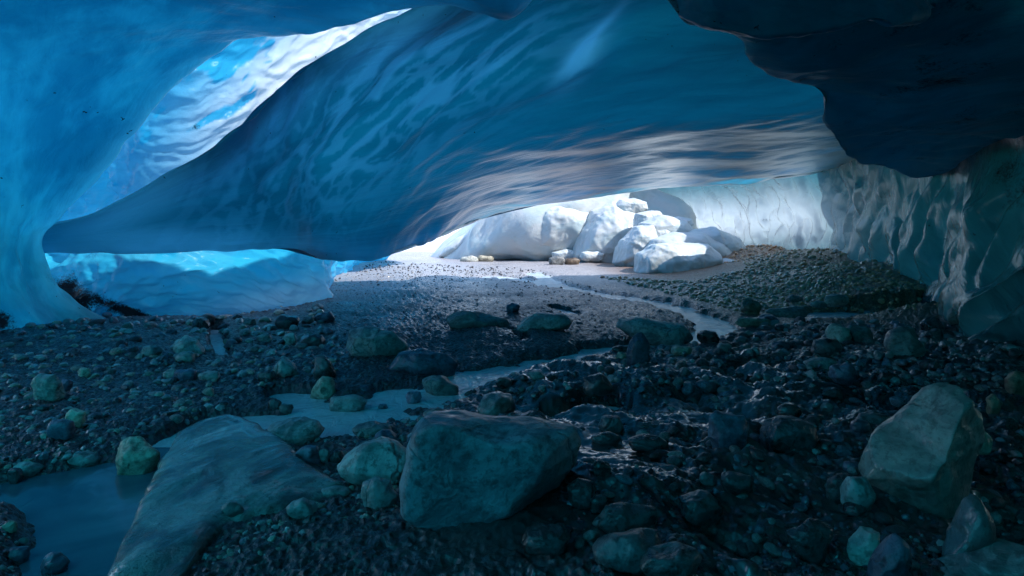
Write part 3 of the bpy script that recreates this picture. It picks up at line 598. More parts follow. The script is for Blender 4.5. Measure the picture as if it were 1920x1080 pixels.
ROCK = {}
ANCH = []
def make_boulders():
    ROCK.update(blue=rock_mat('blue_grey_rock', (0.10, 0.135, 0.16), (0.17, 0.21, 0.235)),
        green=rock_mat("greenish_rock", (0.16, 0.17, 0.165), (0.28, 0.29, 0.275)), grey=rock_mat("grey_rock", (0.16, 0.17, 0.17), (0.26, 0.26, 0.25)),
        slate=rock_mat("slate_rock", (0.06, 0.075, 0.11), (0.12, 0.14, 0.19), 0.4), tan=rock_mat("tan_rock", (0.30, 0.275, 0.20), (0.42, 0.38, 0.29), 0.6),
        dark=rock_mat("dark_wet_rock", (0.035, 0.038, 0.04), (0.08, 0.08, 0.085), 0.32), pale=rock_mat("pale_rock", (0.30, 0.31, 0.28), (0.42, 0.42, 0.37), 0.6),
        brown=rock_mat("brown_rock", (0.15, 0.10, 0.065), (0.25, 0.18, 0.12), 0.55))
    B = [  # outline (or centre, size), stone, label, anchor phrase
     ([(785,800),(800,782),(850,778),(905,790),(960,798),(1020,798),(1070,808),(1086,835),(1077,875),(1050,905),(1000,932),(950,955),(900,973),(840,975),(790,962),(765,935),(766,890),(775,850)], 'blue', "largest boulder, smooth and flat faced, resting on mud at the front centre", "largest flat faced boulder", dict(sub=6, depth=0.75, k=8, lo=0.9, grow=1.03, rough=0.05, planes=[(-.1,-1,.12,.55),(.9,-.8,-.1,.72),(0,-.45,1,.86),(.1,-.5,-1,.8)], p=20.0)),
     ([(1772,727),(1800,722),(1825,770),(1828,830),(1815,880),(1790,945),(1760,975),(1700,960),(1650,920),(1632,895),(1640,865),(1660,832),(1697,803),(1737,768)], 'pale', "tall tilted boulder with a pale sloping left face", "tall tilted pale boulder", dict(sub=6, k=7, lo=0.92, grow=1.0, p=60, depth=0.9, rough=0.07, planes=[(-.75,-.6,.5,.56),(.6,-1,-.15,.58),(-.6,-.6,-.6,.72)])),
     ([(640,872),(655,855),(685,832),(708,825),(735,832),(775,858),(772,895),(745,915),(700,905),(660,895)], 'green', "low peaked boulder leaning behind the largest boulder's left end", "low peaked boulder", dict(sub=5)),
     ([(676,930),(682,908),(705,898),(732,902),(745,925),(738,948),(710,957),(685,950)], 'grey', "rounded egg shaped stone just left of the largest boulder", "rounded egg shaped stone", dict(sub=5, p=10)),
     ([(651,650),(655,622),(690,615),(735,620),(752,640),(758,650),(748,662),(715,671),(668,668)], 'green', "blocky green boulder sitting on dark gravel above the stream", "blocky green boulder", dict(sub=5)),
     ([(733,690),(750,663),(790,655),(830,665),(853,682),(848,700),(800,706),(750,705)], 'slate', "low slate blue boulder wedged against the blocky green boulder", "low slate blue boulder", dict(sub=5)),
     ([(834,598),(850,588),(880,581),(910,590),(948,600),(950,612),(930,618),(890,614),(850,614),(838,606)], 'green', "long green boulder lying flat on the middle gravel, left of a pair", "left flat gravel boulder", dict(sub=5, depth=0.9)),
     ([(965,615),(985,598),(1010,588),(1050,590),(1070,602),(1060,614),(1010,620),(975,622)], 'green', "darker flat boulder on the middle gravel, right of a pair", "right flat gravel boulder", dict(sub=5, depth=0.9)),
     ([(1161,615),(1165,600),(1200,596),(1240,605),(1275,608),(1292,630),(1270,644),(1235,650),(1210,640),(1180,628)], 'green', "long humped boulder with two swells beside the stream bend", "long humped boulder", dict(sub=5, depth=0.9, k=7)),
     ([(1177,665),(1180,640),(1190,624),(1205,624),(1217,645),(1215,682),(1195,688),(1178,682)], 'slate', "upright dark standing stone before the long humped boulder", "upright standing stone", dict(sub=5)),
     ([(1334,785),(1345,773),(1392,775),(1398,800),(1393,846),(1365,852),(1340,847),(1333,820)], 'slate', "square cut slate block standing alone in the wet mud", "square slate block", dict(sub=5, p=40)),
     ([(224,835),(232,825),(255,824),(298,848),(292,865),(280,890),(255,893),(232,880),(224,858)], 'tan', "yellowish cleft rock standing in the edge of the blue pool", "yellowish cleft rock", dict(sub=5, p=40, rough=0.08)),
     ([(65,715),(75,704),(100,705),(110,718),(115,745),(100,757),(75,752)], 'pale', "pale blocky stone on the left bank, broad at the top", "pale blocky stone", dict(sub=5)),
     ([(325,642),(345,630),(365,640),(387,660),(370,668),(340,665)], 'pale', "pale pyramid shaped stone highest on the left bank", "pale pyramid stone", dict(sub=5, p=40)),
     ([(585,742),(590,722),(605,706),(622,708),(630,735),(625,750),(600,750)], 'tan', "yellowish wedge stone at the near bank of the stream", "yellowish wedge stone", {}),
     ([(588,710),(590,672),(605,665),(622,680),(630,705),(620,716)], 'dark', "dark upright stone standing behind the yellowish wedge", "dark upright stone", {}),
     ([(617,760),(625,745),(665,742),(690,752),(688,770),(650,773),(620,770)], 'green', "flat topped slab lying in the stream shallows", "flat stream slab", dict(p=40)),
     ([(790,712),(805,705),(830,708),(860,722),(866,735),(850,744),(815,744),(800,735)], 'green', "domed green rock half in the stream water", "domed stream rock", {}),
     ([(510,695),(515,680),(532,672),(550,685),(558,703),(540,710),(515,708)], 'green', "small conical green rock on dark gravel left of the stream", "conical green rock", {}),
     ((776,747,32,26), 'slate', "small pointed stone alone in the middle of the stream", None, {}),
     ((1476,820,98,72), 'dark', "broad dark boulder right of the square slate block", "broad dark boulder", dict(sub=5)),
     ([(1663,650),(1672,625),(1690,613),(1715,620),(1728,645),(1722,680),(1695,690),(1675,682)], 'grey', "grey angular boulder with a lit left face below the far pond", "grey angular boulder", dict(sub=5, p=40)),
     ((1572,628,42,44), 'pale', "pale upright block among the dark cobbles below the pond", None, {}),
     ((1609,628,48,38), 'grey', "blunt grey block just right of the pale upright block", None, {}),
     ((1748,612,36,36), 'dark', "rounded black stone topping a pair near the ice foot", None, {}),
     ((1752,632,34,30), 'dark', "lower rounded black stone of the pair near the ice foot", None, {}),
     ((1790,592,30,28), 'pale', "pale stone tucked against the foot of the draped ice", None, {}),
     ((1550,655,50,44), 'dark', "smooth dark hump of stone before the pale upright block", None, {}),
     ((1540,684,66,26), 'grey', "low wedge of grey stone in the right hand mud", None, dict(p=40)),
     ((1580,700,48,38), 'slate', "faceted blue grey stone with a lit left edge", None, dict(p=40)),
     ((1662,712,34,34), 'dark', "black blocky stone left of the tall tilted boulder's top", None, dict(p=40)),
     ((114,806,46,48), 'slate', "round speckled blue stone on the left bank", "round speckled blue stone", dict(p=10)),
     ((142,787,34,42), 'tan', "yellowish upright stone beside the round speckled blue one", None, {}),
     ((284,660,38,28), 'grey', "grey blunt stone left of the pale pyramid stone", None, {}),
     ((349,671,38,22), 'pale', "pale oval stone in front of the pale pyramid stone", None, {}),
     ((322,703,36,22), 'pale', "pale smooth oval stone lower down the left bank", None, dict(p=10)),
     ((349,704,44,24), 'slate', "striped slate stone touching a pale oval one", None, {}),
     ((392,706,38,20), 'green', "flat greenish stone right of the striped slate stone", None, {}),
     ((158,700,20,22), 'tan', "small square pale stone high on the left bank", None, {}),
     ((124,723,22,28), 'slate', "leaning slate stone against the pale blocky stone", None, {}),
     ((50,882,54,32), 'green', "flat topped stone at the pool's far left rim", None, {}),
     ((86,865,40,34), 'green', "rounded stone behind the flat topped pool rim stone", None, {}),
     ((157,864,54,30), 'green', "long stone dipping into the pool's upper rim", "long pool rim stone", {}),
     ((28,895,26,34), 'dark', "dark stone hanging over the pool's far left rim", None, {}),
     ((102,1060,46,46), 'slate', "streaked blue stone rising from the pool's near corner", None, dict(p=40)),
     ((18,990,26,26), 'tan', "yellow green pebble half sunk at the pool's left edge", None, {}),
     ((33,1040,44,30), 'slate', "dark leaning stone in the bottom left corner", None, {}),
     ((567,957,54,42), 'grey', "pale angular stone on the near end of the bedrock slab", "pale angular slab stone", dict(p=40)),
     ((436,962,40,42), 'grey', "angular stone casting a shadow on the bedrock slab", "angular slab stone", dict(p=40)),
     ((405,966,30,20), 'slate', "dark low stone left of the angular stone on the slab", None, {}),
     ((578,857,48,42), 'slate', "dark knobbly stone at the upper edge of the bedrock slab", "dark knobbly stone", {}),
     ((608,858,22,36), 'green', "narrow greenish stone right of the dark knobbly stone", None, {}),
     ((632,860,28,30), 'dark', "small dark stone between two larger ones by the slab", None, {}),
     ((630,925,54,24), 'green', "flat low rock under the low peaked boulder", None, {}),
     ((622,912,42,20), 'green', "small flat rock at the left foot of the low peaked boulder", None, {}),
     ((1520,1015,78,84), 'dark', "wet hunched rock with a bright left shoulder", "wet hunched rock", dict(sub=5)),
     ([(1585,1055),(1600,1020),(1625,992),(1648,990),(1650,1015),(1630,1050),(1600,1065)], 'pale', "long pale rock slanting up to the right in the near mud", "long slanting pale rock", dict(sub=5)),
     ([(1625,1090),(1650,1040),(1680,1008),(1695,1020),(1702,1060),(1700,1100),(1650,1110)], 'slate', "pointed deep blue rock at the bottom edge", "pointed deep blue rock", dict(sub=5, p=40)),
     ([(1770,1035),(1795,990),(1815,940),(1835,935),(1852,970),(1858,1020),(1840,1055),(1800,1065)], 'grey', "smooth leaning rock below the tall tilted boulder", "smooth leaning rock", dict(sub=5, p=12)),
     ([(1735,1085),(1800,1060),(1870,1040),(1910,1030),(1960,1040),(2000,1080),(1950,1140),(1800,1140)], 'green', "broad flat rock filling the bottom right corner", "broad flat corner rock", dict(sub=5)),
     ((1608,925,56,66), 'grey', "split grey stone left of the tall tilted boulder", "split grey stone", dict(p=40)),
     ((1605,957,46,30), 'dark', "small dark oval stone below the split grey stone", None, {}),
     ((1600,878,36,26), 'slate', "bluish slanted stone above the split grey stone", None, {}),
     ((1568,915,36,50), 'dark', "wet faceted stone left of the split grey stone", None, {}),
     ((1092,928,56,60), 'dark', "muddy dark boulder right of the largest boulder", "muddy dark boulder", dict(sub=5, p=12)),
     ((1122,945,40,40), 'dark', "smaller muddy stone joined to the muddy dark boulder", None, dict(p=12)),
     ((1172,972,118,52), 'dark', "long low mud coated rock with a bright upper rim", "long mud coated rock", dict(sub=5)),
     ((1184,1030,140,66), 'dark', "broad mud coated rock with a frosted top ledge", "broad mud coated rock", dict(sub=5, p=40)),
     ((1258,1055,108,58), 'dark', "slanting mud coated rock at the bottom centre right", "slanting mud coated rock", dict(sub=5)),
     ((1030,1012,90,60), 'dark', "black wedge of rock in the mud below the largest boulder", "black mud wedge", dict(sub=5, p=40)),
     ((1127,878,34,30), 'dark', "half moon stone in the bright mud right of the largest boulder", None, {}),
     ((1146,797,46,36), 'dark', "domed dark stone above the bright mud", "domed dark stone", dict(p=12)),
     ((1135,822,58,24), 'dark', "flat dark stone at the foot of the domed dark stone", None, {}),
     ((1222,802,58,26), 'dark', "low gravelly hump of rock right of the domed dark stone", None, {}),
     ((998,788,60,34), 'dark', "dark stone behind the right end of the largest boulder", None, {}),
     ((1265,868,30,26), 'dark', "curled wet stone in the mud left of the square slate block", None, {}),
     ((1325,900,34,26), 'grey', "pale rounded stone below the square slate block", None, {}),
     ((1380,905,60,40), 'dark', "wet ridge of stone below the square slate block", None, {}),
     ((1310,952,80,62), 'dark', "big rough rock with a sparkling crest in the near mud", "sparkling crest rock", dict(sub=5, p=40)),
     ((1120,722,56,40), 'dark', "dark sloping rock under the upright standing stone", None, dict(p=40)),
     ((1148,735,40,26), 'dark', "small wedge right of the dark sloping rock", None, dict(p=40)),
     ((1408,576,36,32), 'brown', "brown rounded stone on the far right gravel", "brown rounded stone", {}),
     ((1413,605,68,20), 'tan', "yellowish flat block near the stream's upper bend", "yellowish flat block", dict(p=40)),
     ((1478,587,84,26), 'green', "long flat green slab on the sand right of the brown stone", "long flat green slab", dict(p=40)),
     ((1440,600,36,22), 'slate', "dark pointed stone between the flat block and the long slab", None, {}),
     ((1567,562,46,24), 'pale', "pale boulder at the foot of the cobble mound", "pale mound boulder", {}),
     ((1490,562,28,18), 'grey', "greyish stone at the foot of the cobble mound", None, {}),
     ((1536,570,34,12), 'grey', "thin grey stone left of the pale boulder by the mound", None, {}),
     ((1326,633,40,28), 'dark', "rough dark stone right of the long humped boulder", None, {}),
     ((1277,659,40,22), 'tan', "small yellowish block before the long humped boulder", None, dict(p=40)),
     ((1358,654,28,22), 'green', "green split stone in the cobbles right of the standing stone", None, dict(p=40)),
     ((1242,652,18,14), 'slate', "little round stone in the shade of the long humped boulder", None, {}),
     ((1162,655,36,14), 'dark', "flat dark stone in the stream left of the standing stone", None, {}),
     ((1165,668,20,18), 'tan', "small yellow stone leaning on the standing stone", None, {}),
     ((548,811,106,48), 'green', "low domed green outcrop at the near bank of the stream", "domed green outcrop", dict(sub=5, depth=1.1)),
     ((700,808,74,30), 'grey', "wet wrinkled outcrop on the bank left of the largest boulder", "wet wrinkled outcrop", dict(depth=1.1)),
     ((725,820,44,26), 'slate', "smooth bluish stone set in the wet wrinkled outcrop", None, {}),
     ((930,760,70,46), 'green', "rough ribbed outcrop across the stream behind the largest boulder", "rough ribbed outcrop", dict(depth=1.1, rough=0.1)),
     ((820,778,50,26), 'grey', "small hump of rock on the stream bank behind the largest boulder", None, {}),
     ((797,790,32,26), 'dark', "dark knob of rock at the largest boulder's upper left corner", None, {}),
     ((944,717,28,20), 'dark', "dark stone at the right edge of the stream pool", None, {}),
     ((1005,704,36,18), 'green', "small hump of green rock on the stream's right bank", None, {}),
     ((538,604,46,28), 'dark', "dark block below the bright ice at the left bank", "dark block below the ice", dict(p=40)),
     ((609,596,36,24), 'slate', "bluish block right of the dark block below the ice", None, {}),
     ((577,602,22,18), 'green', "small green stone between two blocks below the ice", None, {}),
     ((585,640,50,28), 'dark', "dark sharp boulder on the left bank gravel", "dark sharp boulder", {}),
     ((543,636,24,24), 'pale', "pale upright cobble left of the dark sharp boulder", None, {}),
     ((495,634,26,18), 'green', "smooth green cobble on the upper left bank", None, {}),
     ((377,607,32,26), 'dark', "black rock leaning under the edge of the left ice", None, {}),
     ((467,604,24,18), 'green', "wedge stone beneath the small ice arch", None, {}),
     ((500,706,34,24), 'dark', "dark stone beside the conical green rock", None, {}),
     ((515,760,24,24), 'dark', "glossy black stone at the stream's left bend", None, {}),
     ((536,768,26,22), 'green', "ribbed green stone at the stream's left bend", None, {}),
     ((678,732,30,20), 'slate', "slate stone on the stream bank right of the yellowish wedge", None, {}),
     ((718,763,18,12), 'slate', "small stone at the right end of the flat stream slab", None, {}),
     ((1840,830,32,42), 'tan', "rusty yellow stone on the right bank", "rusty yellow stone", {}),
     ((1905,722,34,62), 'brown', "brown leaning slab at the right edge", "brown leaning slab", {}),
     ((1895,655,24,20), 'grey', "grey round stone under the foot of the draped ice", None, {}),
     ((1862,760,24,40), 'brown', "reddish upright stone on the right bank", None, {}),
     ((1560,740,40,26), 'dark', "wet dark stone below the faceted blue grey stone", None, {}),
     ((1640,790,60,34), 'dark', "low dark rock touching the left foot of the tall tilted boulder", None, {}),
     ((1612,800,34,30), 'slate', "wet striped stone left of the low dark rock", None, {}),
     ((1465,650,44,20), 'slate', "flat slate stone among the middle right cobbles", None, {}),
     ((1480,770,44,26), 'dark', "wet lump above the broad dark boulder", None, {}),
     ((1216,830,70,30), 'dark', "long mud hump above the sparkling mud", None, {}),
     ((880,486,34,13), 'pale', "pale flat stone before the fallen ice", "pale flat far stone", {}),
     ((908,485,36,13), 'tan', "sandy flat stone before the fallen ice", None, {}),
     ((1044,489,32,18), 'grey', "pale grey stone below the central fallen ice block", None, {}),
     ((1072,490,30,16), 'brown', "brown stone right of the grey one below the ice blocks", None, {}),
     ((928,600,20,14), 'dark', "small dark stone between the flat boulders on the gravel", None, {}),
     ((962,578,26,20), 'slate', "small sharp stone behind the flat gravel boulders", None, {}),
    ]
    for i, (poly, st, lab, anc, kw) in enumerate(B):
        if not isinstance(poly, list): poly = ell_poly(*poly, seed=100 + i)
        n = "boulder" if np.ptp(np.array(poly)[:, 0]) > 44 else "stone"
        o, c = rock(n, poly, ROCK[st], 10 + i * 3, label=lab, category="rock", **{**dict(sub=4), **kw})
        ANCH.append((c[0], c[1], anc))

def make_slab():
    t_ = [(185,1120),(210,1050),(250,985),(275,930),(300,880),(330,830),(365,800),(420,788),(480,800),(530,832),(560,868),(600,890),(640,915),(590,945),(520,965),(470,975),(420,1000),(370,1050),(330,1120)]
    pts = [gpx(a, b, 0.05) for a, b in t_]; pts = [(float(x), float(y)) for x, y in pts]
    d, fc = ico(6); ang = np.arctan2(d[:, 1], d[:, 0]); ctr, R = poly_radius(pts, ang); R = R * (1 + 0.07 * fbm(np.stack([np.cos(ang), np.sin(ang), 0 * ang], -1), 4.0, 4))
    s = np.hypot(d[:, 0], d[:, 1]); p = np.stack([np.cos(ang) * R * s ** 0.8, np.sin(ang) * R * s ** 0.8, np.sign(d[:, 2]) * np.abs(d[:, 2]) ** 0.5 * 0.115], -1)
    w = p + np.array([ctr[0], ctr[1], 0])
    q = along(w, (0.45, 0.9, 0), 0.5, 2.0)
    p[:, 2] += np.where(d[:, 2] > 0, 0.035 * fbm(q, 1.0, 5) + 0.003 * ridged(q, 3.0, 3) + 0.02 * (w[:, 1] - 3.5), 0)
    t = NT("wet_bedrock"); co = t.n("ShaderNodeTexCoord").outputs["Object"]
    mp = t.n("ShaderNodeMapping"); t.l(co, mp.inputs[0]); mp.inputs[2].default_value = (0, 0, math.radians(-60)); cr = mp.outputs[0]
    n1 = t.noise(co, 2.0, 7, 0.65, 0.8); n2 = t.noise(cr, 7, 7, 0.7, 0.5, (0.8, 1.8, 1)); n3 = t.noise(co, 40, 3, 0.7)
    c = t.mix(t.ramp(n1, .40, .56), (0.05, 0.065, 0.06), (0.26, 0.29, 0.27)); c = t.mix(t.ramp(n2, .5, .68, 0, .7), c, (0.06, 0.06, 0.05)); c = t.mix(t.ramp(n2, .38, .26, 0, .8), c, (0.45, 0.48, 0.46)); c = t.mix(t.ramp(n3, .58, .66, 0, .7), c, (0.03, 0.035, 0.03))
    pr = t.n("ShaderNodeBsdfPrincipled"); t.l(c, pr.inputs["Base Color"]); pr.inputs["Coat Weight"].default_value = 0.5; pr.inputs["Coat Roughness"].default_value = 0.1; t.l(t.ramp(n1, .35, .65, .08, .32), pr.inputs["Roughness"])
    nb = t.bump(n1, .5, .06); nb = t.bump(n2, .7, .035, nb); nb = t.bump(n3, .6, .008, nb); t.l(nb, pr.inputs["Normal"]); t.l(pr.outputs[0], t.out.inputs[0])
    link("bedrock_slab", mesh_np("bedrock_slab", p, fc, t.m), (ctr[0], ctr[1], 0.025), label="broad smooth bedrock slab with wet streaks beside the blue pool", category="rock")
    ANCH.append((420, 900, "bedrock slab"))
    return pts

# ------------------------------------------------------------------ fallen ice at the mouth
def make_ice_blocks():
    t = NT("white_fallen_ice"); co = t.n("ShaderNodeTexCoord").outputs["Object"]
    n1 = t.noise(co, 0.9, 5, 0.6, 0.7); n2 = t.noise(co, 6, 4, 0.6); n3 = t.noise(co, 2.0, 5, .6, 1.0, (1, 1, .3))
    c = t.mix(t.ramp(n1, .4, .7), (0.50, 0.52, 0.515), (0.42, 0.50, 0.51)); c = t.mix(t.ramp(n3, .62, .72, 0, .35), c, (0.45, 0.40, 0.32))
    pr = t.n("ShaderNodeBsdfPrincipled"); t.l(c, pr.inputs["Base Color"]); pr.inputs["Roughness"].default_value = 0.35; pr.inputs["IOR"].default_value = 1.31
    pr.inputs["Subsurface Weight"].default_value = 0.3; pr.inputs["Subsurface Radius"].default_value = (0.2, 0.27, 0.3); pr.inputs["Subsurface Scale"].default_value = 0.6
    nb = t.bump(n1, .4, .15); nb = t.bump(n2, .3, .03, nb); t.l(nb, pr.inputs["Normal"]); t.l(pr.outputs[0], t.out.inputs[0])
    L = [
     ([(822,474),(835,460),(860,445),(890,432),(925,416),(945,415),(945,455),(930,480),(870,480)], "low crumbled white ice at the left end of the fallen blocks", 31),
     ([(912,478),(922,450),(942,413),(975,406),(996,420),(998,470),(980,486),(930,486)], "narrow rounded white ice block between low crumbled ice and the tallest block", 30),
     ([(990,462),(998,420),(1010,394),(1040,376),(1080,378),(1112,396),(1128,420),(1120,450),(1095,468),(1050,472)], "tallest white ice block in the middle of the fallen pile", 28.5),
     ([(1075,470),(1085,430),(1110,398),(1145,385),(1185,400),(1205,440),(1200,480),(1150,492),(1100,490)], "broad sloping white ice block right of the tallest one", 27),
     ([(1150,488),(1165,450),(1190,425),(1220,425),(1240,470),(1220,505),(1170,502)], "white ice wedge filling the gap left of the big round block", 23),
     ([(1205,470),(1215,448),(1260,432),(1310,436),(1360,455),(1395,485),(1370,500),(1250,500)], "flat pale ice slab lying behind the big round block", 22),
     ([(1198,505),(1203,478),(1225,460),(1270,452),(1320,460),(1345,485),(1335,512),(1290,527),(1240,524)], "big round blue white ice block nearest the stream", 20.0),
     ([(1338,510),(1345,494),(1362,485),(1385,490),(1402,500),(1385,512),(1355,518)], "small cap of ice beside the big round block", 20.2),
     ([(835,478),(865,435),(930,375),(990,340),(1060,310),(1140,300),(1210,320),(1290,375),(1370,440),(1410,490),(1300,505),(1000,492)], "long lumpy white ice bank joining all the fallen blocks behind", 31.6),
     ([(1270,470),(1290,436),(1330,428),(1375,448),(1400,480),(1390,498),(1310,490)], "rounded ice hump behind the small cap of ice", 22.5),
     ([(1190,450),(1200,418),(1240,405),(1290,412),(1310,440),(1260,460)], "pale ice lump above the big round block", 23.5),
     ([(940,470),(950,430),(985,402),(1010,412),(1015,465),(980,484)], "slim white ice pillar left of the tallest block", 29.5),
     ((1060,478,56,22), "small ice lump under the tallest white block", 27.5),
     ((1015,476,26,18), "little ice lump left of the lump under the tallest block", 28.5),
     ((1218,412,64,34), "tilted broken ice slab on top of the pile", 25),
     ((1270,420,56,28), "sharp broken ice plate right of the tilted slab", 24),
     ((1185,388,60,30), "bluish ice slab propped behind the sloping block", 27),
     ((1240,440,40,26), "jagged ice chunk under the sharp broken plate", 23),
     ((1110,480,50,18), "low ice foot below the broad sloping block", 26),
    ]
    for i, (poly, lab, Y) in enumerate(L):
        if not isinstance(poly, list): poly = ell_poly(*poly, seed=300 + i)
        rock("ice_block", poly, t.m, 500 + i * 7, depth=1.1, Y=Y, sub=6, rough=0.17 if 'bank' in lab else 0.06, p=7, k=7, lo=0.92, sink=0.3, label=lab, category="ice block", group="ice blocks fallen at the cave mouth")

# ------------------------------------------------------------------ cobbles and gravel
def make_stones(slab):
    rs = np.random.RandomState(42)
    Z = []   # (polygon in the photo, count, size range in photo px, stone palette)
    Z.append(([(-60,630),(130,600),(400,575),(600,580),(640,640),(640,700),(480,730),(420,780),(340,800),(220,840),(100,870),(-60,900)], 3600, (5, 27), 'left'))
    Z.append(([(-60,1000),(30,1000),(80,1060),(60,1120),(-60,1120)], 160, (8, 24), 'left'))
    Z.append(([(480,860),(560,830),(720,790),(800,780),(780,960),(600,1000),(420,1080),(300,1100),(380,1010),(600,945),(640,915)], 1200, (5, 26), 'left'))
    Z.append(([(560,560),(700,490),(1000,505),(1180,560),(1310,600),(1280,640),(1050,690),(860,705),(700,720),(600,640)], 9000, (2.5, 6.5), 'fine'))
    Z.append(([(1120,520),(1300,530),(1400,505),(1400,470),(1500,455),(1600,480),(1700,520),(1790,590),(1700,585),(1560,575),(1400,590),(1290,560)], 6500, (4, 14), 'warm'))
    Z.append(([(1120,690),(1220,650),(1330,640),(1450,610),(1500,605),(1780,610),(1930,640),(1930,760),(1850,760),(1600,720),(1400,720),(1150,740)], 3000, (6, 28), 'right'))
    Z.append(([(1100,740),(1400,720),(1620,720),(1930,760),(1930,1100),(1300,1100),(1000,1000),(1080,900),(1090,800)], 2600, (5, 34), 'mud'))
    Z.append(([(780,730),(900,720),(1090,700),(1120,740),(1090,800),(960,790),(800,780)], 450, (6, 24), 'mud'))
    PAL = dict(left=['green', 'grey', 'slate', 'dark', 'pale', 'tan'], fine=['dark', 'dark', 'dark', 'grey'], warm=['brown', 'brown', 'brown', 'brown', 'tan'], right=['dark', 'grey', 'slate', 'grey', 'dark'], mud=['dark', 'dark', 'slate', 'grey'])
    X, Yv, Sz, M, ZN = [], [], [], [], []
    for poly, n, (a, b), pal in Z:
        P_ = np.array(poly); lo, hi = P_.min(0), P_.max(0)
        q = rs.uniform(lo, hi, (n * 4, 2)); q = q[in_poly(q[:, 0], q[:, 1], poly)][:n]
        z = np.zeros(len(q))
        for _ in range(8):
            Y = (CH - z) * F / np.maximum(q[:, 1] - HZ, 8); x = (q[:, 0] - 960) / F * Y; z = 0.5 * z + 0.5 * gh(x, Y, False)
        s = a * (b / a) ** (rs.uniform(0, 1, len(q)) ** 2.3) * Y / F / 2
        if pal == 'fine': s = np.clip(s, 0.018, 0.07)
        wm = watermask(x, Y); ok = (wm < 0.62) & (~in_poly(x, Y, slab) | (rs.uniform(size=len(x)) < 0.0))
        if pal == 'warm': ok = wm < 0.7
        ok &= (Y > 1.5) & (Y < 34) & (rs.uniform(size=len(x)) > 0.8 * sheen(x, Y))
        X.append(x[ok]); Yv.append(Y[ok]); Sz.append(s[ok]); M.append(np.array([PAL[pal][k] for k in rs.randint(0, len(PAL[pal]), ok.sum())])); ZN += [pal] * int(ok.sum())
    # the crest of the mound, out to the foot of the ice
    x = rs.uniform(7.5, 15, 3500); Y = rs.uniform(13, 27, 3500); ok = (watermask(x, Y) < .6) & (gh(x, Y, False) > 0.3)
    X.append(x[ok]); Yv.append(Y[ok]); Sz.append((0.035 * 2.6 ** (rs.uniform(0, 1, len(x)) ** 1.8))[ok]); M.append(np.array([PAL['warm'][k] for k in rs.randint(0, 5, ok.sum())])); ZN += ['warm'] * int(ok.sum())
    X = np.concatenate(X); Yv = np.concatenate(Yv); Sz = np.concatenate(Sz); M = np.concatenate(M); ZN = np.array(ZN)
    Zg = gh(X, Yv, False); app = Sz / Yv; appz = np.where(ZN == 'fine', 0, app)
    ppx, ppy = P(np.stack([X, Yv, Zg], -1)); vis = (ppx > 8) & (ppx < 1912) & (ppy < 1072)
    # keep clear of the boulders' own middles
    order = np.argsort(-(appz * vis)); big = order[:290]; isbig = np.zeros(len(X), bool); isbig[big] = True
    # ---- the big ones: cobbles of their own, sharing a dozen shapes per stone
    protos = {}
    SH = [('rounded', (1, .85, .7), 8, .9), ('angular', (1, .8, .75), 40, .7), ('flat', (1, .8, .42), 18, .8), ('long', (1.25, .65, .6), 18, .8)]
    def proto(st, k):
        if (st, k) not in protos:
            nm, sc, p, lo = SH[k % 4]; d, fc = ico(3)
            v = d * facets(d, 900 + k * 13, 11, lo, .98, p)[:, None] * np.array(sc)
            v = v * (1 + .05 * fbm(v + k, 2.5, 4))[:, None]
            protos[st, k] = mesh_np("cobble", v, fc, ROCKS_S[st])
        return protos[st, k]
    tone = dict(green='greenish', grey='grey', slate='bluish', dark='dark', pale='pale', tan='yellowish', brown='brown')
    recs = []
    for i in big:
        k = int(rs.randint(0, 8)); o = link("cobble", proto(M[i], k), (X[i], Yv[i], Zg[i] + Sz[i] * SH[k % 4][1][2] * 0.45), (rs.uniform(-.3, .3), rs.uniform(-.3, .3), rs.uniform(0, 6.28)))
        o.scale = (Sz[i],) * 3
        best = min((a for a in ANCH if a[2]), key=lambda a: math.hypot(a[0] - ppx[i], (a[1] - ppy[i]) * 1.3))
        dx, dy = ppx[i] - best[0], ppy[i] - best[1]
        rel = ("left of" if dx < 0 else "right of") if abs(dx) > abs(dy) * 1.2 else ("behind" if dy < 0 else "in front of")
        recs.append((f"{tone[M[i]]} {SH[k % 4][0]} cobble", rel, best[2], math.hypot(dx, dy), o))
    ordw = ["nearest", "second nearest", "third nearest", "fourth nearest", "fifth nearest", "sixth nearest", "seventh nearest", "eighth nearest", "ninth nearest", "tenth nearest"]
    groups = {}
    for r in recs: groups.setdefault(r[:3], []).append(r)
    for (what, rel, anc), rr in groups.items():
        rr.sort(key=lambda r: r[3])
        for j, r in enumerate(rr):
            o = r[4]; o["category"] = "cobble"; o["group"] = "cobbles strewn on the cave floor"
            o["label"] = f"{what} {rel} the {anc}" if len(rr) == 1 else f"{what} {rel} the {anc}, {ordw[min(j, 9)]} to it"
    # ---- the rest: gravel, one mass
    rest = np.where(~isbig)[0]
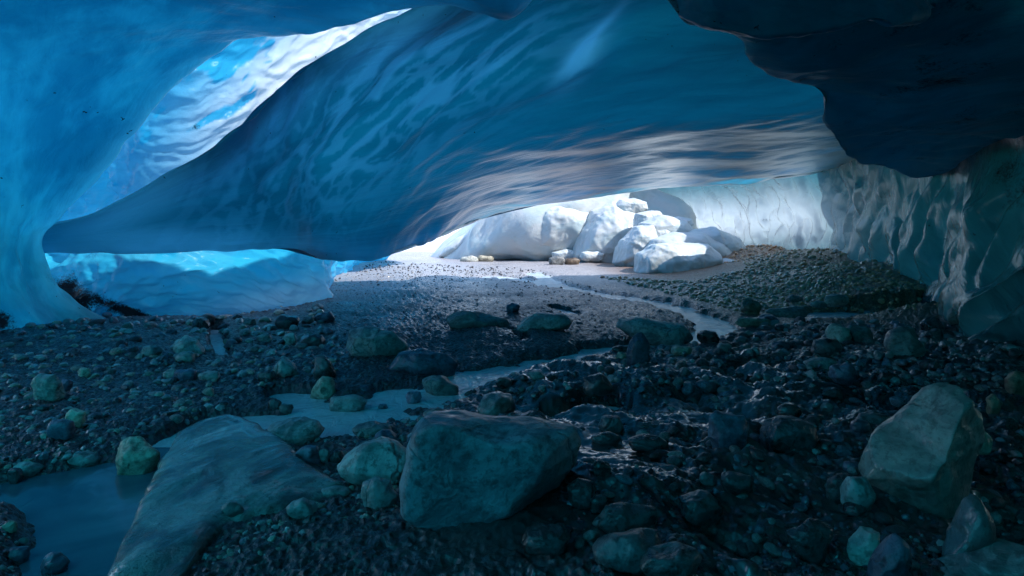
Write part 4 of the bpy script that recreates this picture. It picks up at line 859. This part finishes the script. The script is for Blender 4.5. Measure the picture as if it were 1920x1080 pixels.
    for zones, nm, lab in ((('left', 'fine', 'mud', 'right'), "gravel", "wet grey gravel and pebbles covering the cave floor"), (('warm',), "gravel", "brownish cobble gravel heaped under the right ice wall")):
        Vs, Fs, At, off = [], [], [], 0
        ids = rest[np.isin(ZN[rest], zones)]
        for lvl in (1, 2):
            sel = ids[(app[ids] * F * 2 < 7) == (lvl == 1)]
            if len(sel) == 0: continue
            d, fc = ico(lvl); n = len(sel)
            for k in range(10):
                s2 = sel[k::10]; m = len(s2)
                if m == 0: continue
                v = d * facets(d, 40 + k, 7, .46, .95, 60)[:, None]
                a = rs.uniform(0, 6.28, m); sc = np.stack([np.ones(m), rs.uniform(.65, 1, m), rs.uniform(.45, .9, m)], -1) * Sz[s2][:, None]
                q = v[None] * sc[:, None]; ti = rs.uniform(-.5, .5, m)[:, None]
                q = np.stack([q[..., 0], q[..., 1] * np.cos(ti) - q[..., 2] * np.sin(ti), q[..., 1] * np.sin(ti) + q[..., 2] * np.cos(ti)], -1)
                ca, sa = np.cos(a)[:, None], np.sin(a)[:, None]
                q = np.stack([q[..., 0] * ca - q[..., 1] * sa, q[..., 0] * sa + q[..., 1] * ca, q[..., 2]], -1)
                q += np.stack([X[s2], Yv[s2], Zg[s2] + Sz[s2] * .3], -1)[:, None]
                Vs.append(q.reshape(-1, 3)); Fs.append((fc[None] + (np.arange(m) * len(d))[:, None, None]).reshape(-1, 3) + off); off += m * len(d)
                tn = np.array([["dark", "grey", "slate", "green", "pale", "tan", "brown"].index(w) for w in M[s2]])
                At.append(np.repeat(tn, len(d)))
        me = mesh_np(nm, np.concatenate(Vs), np.concatenate(Fs), GRAVEL, smooth=False, attrs=dict(stone=np.concatenate(At).astype(float)))
        link(nm, me, kind="stuff", label=lab, category="gravel")

ROCKS_S = {}; GRAVEL = None
def make_gravel_mats():
    global GRAVEL
    cols = dict(dark=((0.03, 0.028, 0.032), (0.07, 0.065, 0.07)), grey=((0.14, 0.14, 0.14), (0.22, 0.22, 0.21)), slate=((0.06, 0.075, 0.10), (0.13, 0.15, 0.19)), green=((0.15, 0.16, 0.155), (0.25, 0.26, 0.25)),
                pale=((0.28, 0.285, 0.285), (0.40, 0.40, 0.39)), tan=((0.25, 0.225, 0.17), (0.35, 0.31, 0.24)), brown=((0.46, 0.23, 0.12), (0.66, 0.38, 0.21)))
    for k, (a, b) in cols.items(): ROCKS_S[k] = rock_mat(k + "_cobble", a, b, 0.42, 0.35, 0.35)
    t = NT("loose_gravel"); g = t.n("ShaderNodeNewGeometry"); at = t.attr("stone")
    c = None
    for i, k in enumerate(["dark", "grey", "slate", "green", "pale", "tan", "brown"]):
        cc = t.mix(g.outputs["Random Per Island"], cols[k][0], cols[k][1])
        c = cc if c is None else t.mix(t.math('GREATER_THAN', at, i - 0.5), c, cc)
    n = t.noise(g.outputs["Position"], 30, 4, 0.7); c = t.mix(t.ramp(n, .5, .7, 0, .5), c, (0.03, 0.03, 0.03))
    p = t.n("ShaderNodeBsdfPrincipled"); t.l(c, p.inputs["Base Color"]); t.l(t.ramp(n, .3, .7, .2, .5), p.inputs["Roughness"]); p.inputs["Coat Weight"].default_value = 0.35; p.inputs["Coat Roughness"].default_value = 0.12
    t.l(t.bump(n, .4, .01), p.inputs["Normal"]); t.l(p.outputs[0], t.out.inputs[0]); GRAVEL = t.m

make_ice()
make_shade_and_slope()
make_ground()
make_water()
make_ice_blocks()
make_boulders()
slab = make_slab()
make_gravel_mats()
make_stones(slab)
